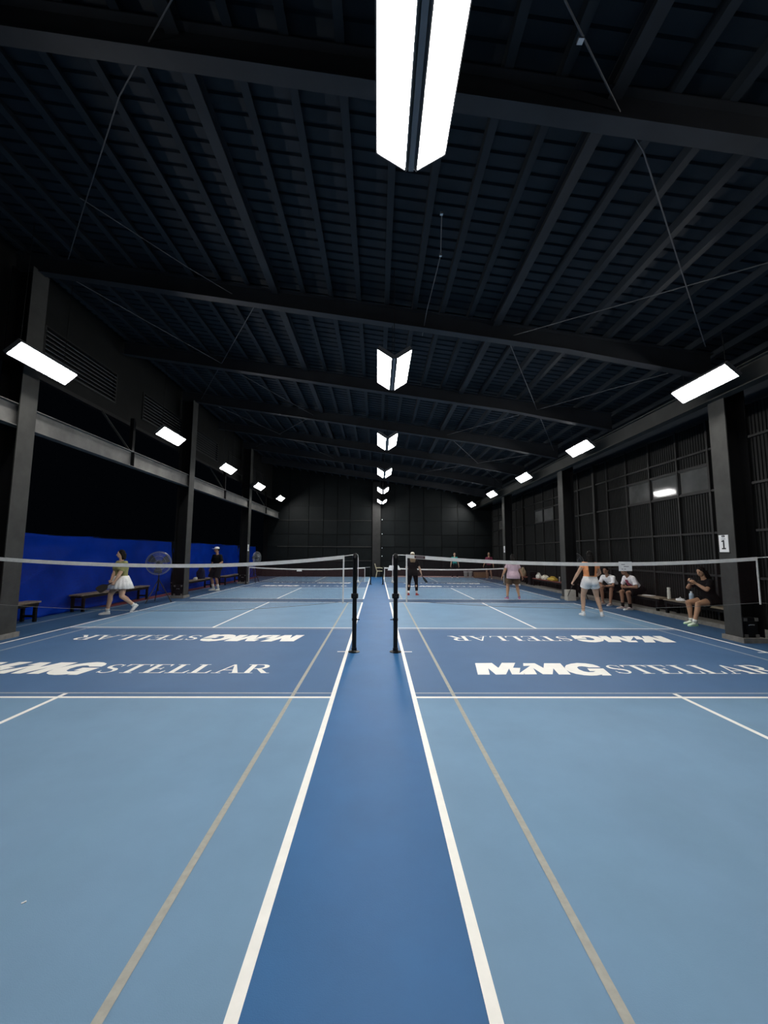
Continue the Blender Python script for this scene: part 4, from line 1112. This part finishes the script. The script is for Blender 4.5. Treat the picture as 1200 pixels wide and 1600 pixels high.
# 1 walking woman, left
rz = towards(-0.50, -0.87); loc = (-6.68, 10.85, 0)
r, J = person('woman in an olive top and white skirt walking past the blue tarp', loc, rz, 1.62, 1.26, 'light', lean=0.03, head=(-0.35, 0.05),
    hands=((0.00, 0.27, 0.80), (-0.15, 0.25, 0.82)), elbow=((0.9, -1, -0.1), (-0.9, -0.8, -0.1)), feet=((0.17, 0.20, 0), (-0.20, -0.26, 0.03)), toes=((0.55, 1, 0), (0.1, 1, 0)), foot_pitch=(0.0, 0.8),
    top=dict(c=(0.30, 0.30, 0.12), sleeve=0.80, o=0.012), bottom=dict(c=(0.88, 0.87, 0.85), kind='skirt'), socks=((0.75, 0.75, 0.73), 0.16), shoes=(0.88, 0.88, 0.84), hair=((0.012, 0.009, 0.008), 'bob'), curl=(0.9, 0.9))
hp_ = w2(rz, loc, J['WR'][0]*0.5+J['WR'][1]*0.5)
paddle('dark paddle held low by the walking woman in olive', hp_+Vector((-0.02, -0.05, -0.06)), (-0.35, -0.75, -0.45), (0.5, -0.6, 0.6))

# 2 man in black with a white cap
rz = towards(-0.45, -0.9); loc = (-6.82, 17.55, 0)
r, J = person('man in black clothes and a white cap standing by the blue tarp', loc, rz, 1.80, 1.04, 'brown', head=(-0.5, 0.02), female=False,
    hands=((0.33, 0.06, 0.86), (-0.30, 0.26, 1.06)), elbow=((0.6, -1, 0), (-0.6, -1, -0.4)), feet=((0.13, 0.02, 0), (-0.10, -0.03, 0)), toes=((0.35, 1, 0), (-0.25, 1, 0)),
    top=dict(c=(0.010, 0.010, 0.011), sleeve=0.85, o=0.022), bottom=dict(c=(0.012, 0.012, 0.018), kind='shorts', len=0.95, o=0.03, flare=0.03), socks=((0.62, 0.60, 0.55), 0.42), shoes=(0.68, 0.68, 0.60), hair=((0.01, 0.01, 0.01), 'short'), cap=(0.74, 0.74, 0.74), curl=(0.6, 0.8), vox=0.010)

# 3 woman in black seen from behind
rz = towards(0.12, 1.0); loc = (1.40, 15.9, 0)
r, J = person('woman in black with a light cap, back to the camera, holding a paddle', loc, rz, 1.62, 1.12, 'light', head=(0.1, 0.0),
    hands=((0.34, 0.10, 0.82), (-0.20, 0.20, 0.90)), elbow=((0.8, -1, 0), (-0.6, -1, 0)), feet=((0.16, 0.02, 0), (-0.16, -0.02, 0)), toes=((0.3, 1, 0), (-0.3, 1, 0)),
    top=dict(c=(0.011, 0.010, 0.012), sleeve=0.75, o=0.030, lo=-0.10), bottom=dict(c=(0.008, 0.008, 0.010), kind='pants', leg=0.72, o=0.010), socks=((0.72, 0.70, 0.68), 0.18), shoes=(0.42, 0.05, 0.05), sole=(0.5, 0.12, 0.11), hair=((0.19, 0.13, 0.075), 'mid'), cap=(0.66, 0.62, 0.52), curl=(1.1, 0.5), vox=0.010, face=False)
g = w2(rz, loc, J['WR'][0])
paddle('dark paddle in the hand of the woman in black', g+Vector((0.02, 0.0, -0.085)), (0.55, 0.1, -0.75), (0.9, 0.4, 0.5))

# 4 woman in teal, far
rz = towards(0.0, -1.0); loc = (5.20, 27.3, 0)
person('woman in a teal top standing by the back wall', loc, rz, 1.66, 0.98, 'light', hands=((0.27, 0.04, 0.82), (-0.27, 0.04, 0.82)), feet=((0.17, 0, 0), (-0.17, 0, 0)), toes=((0.2, 1, 0), (-0.2, 1, 0)),
    top=dict(c=(0.03, 0.36, 0.34), sleeve=0.3, o=0.014), bottom=dict(c=(0.010, 0.010, 0.012), kind='pants', leg=0.92), shoes=(0.7, 0.7, 0.7), hair=((0.02, 0.014, 0.01), 'pony'), vox=0.012)

# 5 person in maroon, far right
rz = towards(-0.5, -0.85); loc = (7.25, 26.3, 0)
person('person in a maroon shirt and black shorts by the far right corner', loc, rz, 1.68, 1.05, 'tan', hands=((0.33, 0.10, 0.85), (-0.30, 0.08, 0.86)), feet=((0.14, 0.02, 0), (-0.14, -0.03, 0)),
    top=dict(c=(0.13, 0.022, 0.045), sleeve=0.7, o=0.022), bottom=dict(c=(0.010, 0.010, 0.012), kind='shorts', len=0.8, o=0.02), shoes=(0.5, 0.48, 0.45), hair=((0.06, 0.055, 0.05), 'bob'), vox=0.012)

# 6 woman in pink seen from behind
rz = towards(0.05, 1.0); loc = (4.90, 14.62, 0)
person('woman in a pink shirt and brown shorts, back to the camera', loc, rz, 1.57, 1.24, 'tan', head=(0, 0.05), hands=((0.34, 0.02, 0.78), (-0.38, 0.04, 0.80)), elbow=((0.8, -1, 0), (-0.8, -1, 0)), feet=((0.20, 0.0, 0), (-0.22, 0.0, 0)), toes=((0.3, 1, 0), (-0.35, 1, 0)),
    top=dict(c=(0.58, 0.42, 0.48), sleeve=0.72, o=0.040, lo=-0.10), bottom=dict(c=(0.13, 0.082, 0.046), kind='shorts', len=0.72, o=0.016, flare=0.03), socks=((0.25, 0.18, 0.2), 0.08), shoes=(0.40, 0.16, 0.28), sole=(0.6, 0.5, 0.55), hair=((0.012, 0.009, 0.008), 'mid'), vox=0.010, face=False)

# 7 woman in orange seen from behind
rz = towards(0.15, 1.0); loc = (5.68, 10.80, 0)
r, J = person('woman in an orange top and white shorts with long black hair, back to the camera', loc, rz, 1.66, 1.10, 'light', head=(-0.1, 0.05), side=0.03,
    hands=((0.22, 0.30, 0.98), (-0.46, 0.06, 0.80)), elbow=((0.9, -0.8, 0), (-0.6, -1, 0)), feet=((0.24, -0.04, 0), (-0.20, 0.02, 0)), toes=((0.45, 1, 0), (-0.15, 1, 0)),
    top=dict(c=(0.90, 0.36, 0.15), sleeve=0.36, o=0.014, lo=0.03), bottom=dict(c=(0.88, 0.87, 0.85), kind='shorts', len=0.40, o=0.020, flare=0.015), socks=((0.7, 0.7, 0.7), 0.07), shoes=(0.85, 0.86, 0.87), hair=((0.010, 0.008, 0.007), 'long'), curl=(0.6, 1.1), vox=0.008, face=False)
g = w2(rz, loc, J['WR'][1])
paddle('dark paddle hanging from the hand of the woman in orange, seen edge-on', g+Vector((-0.02, 0.01, -0.09)), (-0.36, -0.05, -0.75), (0.68, -0.355, -0.30))

# 8 seated man in a white T-shirt, leaning forward
rz = towards(-0.92, -0.38); loc = (7.78, 13.25, 0)
r, J = person('seated man in a plain white T-shirt leaning forward on the right bench', loc, rz, 1.70, 1.04, 'brown', female=False, pelvis=(0, 0.0, 0.575), lean=0.80, head=(0.25, 0.20),
    hands=((0.04, 0.60, 0.62), (-0.06, 0.58, 0.60)), elbow=((1, -0.5, -0.6), (-1, -0.5, -0.6)), feet=((0.16, 0.40, 0), (-0.15, 0.46, 0)), toes=((0.25, 1, 0), (-0.2, 1, 0)), knee=((0.25, 1, 0.6), (-0.25, 1, 0.6)),
    top=dict(c=(0.86, 0.85, 0.86), sleeve=0.72, o=0.018, lo=-0.04), bottom=dict(c=(0.012, 0.012, 0.014), kind='shorts', len=0.86, o=0.022), shoes=(0.40, 0.30, 0.27), hair=((0.010, 0.009, 0.008), 'short'), curl=(0.9, 0.9), vox=0.009)
# 9 seated man in a patterned shirt
rz = towards(-1.0, -0.05); loc = (7.78, 12.10, 0)
r, J = person('seated man in a white and maroon shirt looking down, on the right bench', loc, rz, 1.66, 1.08, 'brown', female=False, pelvis=(0, 0.0, 0.575), lean=0.64, head=(0.15, 0.55),
    hands=((0.08, 0.44, 0.66), (-0.12, 0.40, 0.66)), elbow=((1, -0.6, -0.5), (-1, -0.6, -0.5)), feet=((0.13, 0.40, 0), (-0.12, 0.34, 0)), toes=((0.15, 1, 0), (-0.1, 1, 0)), knee=((0.15, 1, 0.6), (-0.15, 1, 0.6)),
    top=dict(c=(0.82, 0.78, 0.80), sleeve=0.78, o=0.020, lo=-0.04, panel=(0.30, 0.06, 0.10)), bottom=dict(c=(0.012, 0.011, 0.013), kind='shorts', len=0.84, o=0.022), socks=((0.02, 0.02, 0.02), 0.25), shoes=(0.66, 0.52, 0.50), hair=((0.010, 0.009, 0.008), 'short'), curl=(0.9, 0.9), vox=0.009)
t = thing('towel', 'small white towel on the lap of the seated man in the plain T-shirt', 'towel', w2(towards(-0.92, -0.38), (7.78, 13.25, 0), (-0.12, 0.30, 0.69)), 0.4)
MB().bb((-0.09, -0.06, 0), (0.09, 0.06, 0.02)).bb((-0.085, -0.055, 0.02), (0.07, 0.05, 0.035)).build('cloth', M['white'], t)
t = thing('towel', 'white crumpled towel on the bench between the two seated men', 'towel', (7.74, 12.68, 0.452), 0.0)
Blob().ell((0, 0, 0.045), (0.07, 0.08, 0.045)).ell((0.03, 0.04, 0.08), (0.05, 0.045, 0.04)).ell((-0.03, -0.04, 0.07), (0.045, 0.05, 0.04)).skin('cloth', M['white'], t, 0.008, 2)

# 10 seated woman in black with a phone
rz = towards(-1.0, -0.10); loc = (7.78, 9.48, 0)
r, J = person('seated woman in black with pale green sneakers holding a phone on the right bench', loc, rz, 1.66, 1.10, 'tan', pelvis=(0, 0.0, 0.575), lean=0.22, head=(0.12, 0.35),
    hands=((0.07, 0.37, 0.98), (-0.06, 0.38, 0.95)), elbow=((1, -0.2, -0.9), (-1, -0.2, -0.9)), feet=((0.16, 0.36, 0), (-0.10, 0.52, 0)), toes=((0.05, 1, 0), (-0.1, 1, 0)), knee=((0.1, 1, 0.7), (-0.1, 1, 0.7)), handdir=((0, 0.8, 0.5), (0, 0.8, 0.5)),
    top=dict(c=(0.009, 0.009, 0.010), sleeve=0.75, o=0.020, lo=-0.10), bottom=dict(c=(0.009, 0.009, 0.010), kind='shorts', len=0.45, o=0.016), socks=((0.72, 0.74, 0.70), 0.14), shoes=(0.78, 0.88, 0.72), sole=(0.5, 0.8, 0.48), hair=((0.008, 0.007, 0.006), 'long'), curl=(0.8, 0.8), vox=0.008)
t = thing('phone', 'dark phone in the hands of the seated woman in black', 'phone', w2(rz, loc, (0.0, 0.47, 1.01)), rz)
Rp = Matrix.Rotation(radians(35), 3, 'X')
MB().box((0, 0, 0), (0.075, 0.009, 0.15), Rp).build('body', M['black'], t)
MB().box(Rp @ Vector((0, -0.0055, 0)), (0.068, 0.002, 0.138), Rp).build('screen', M['steel_dark'], t)
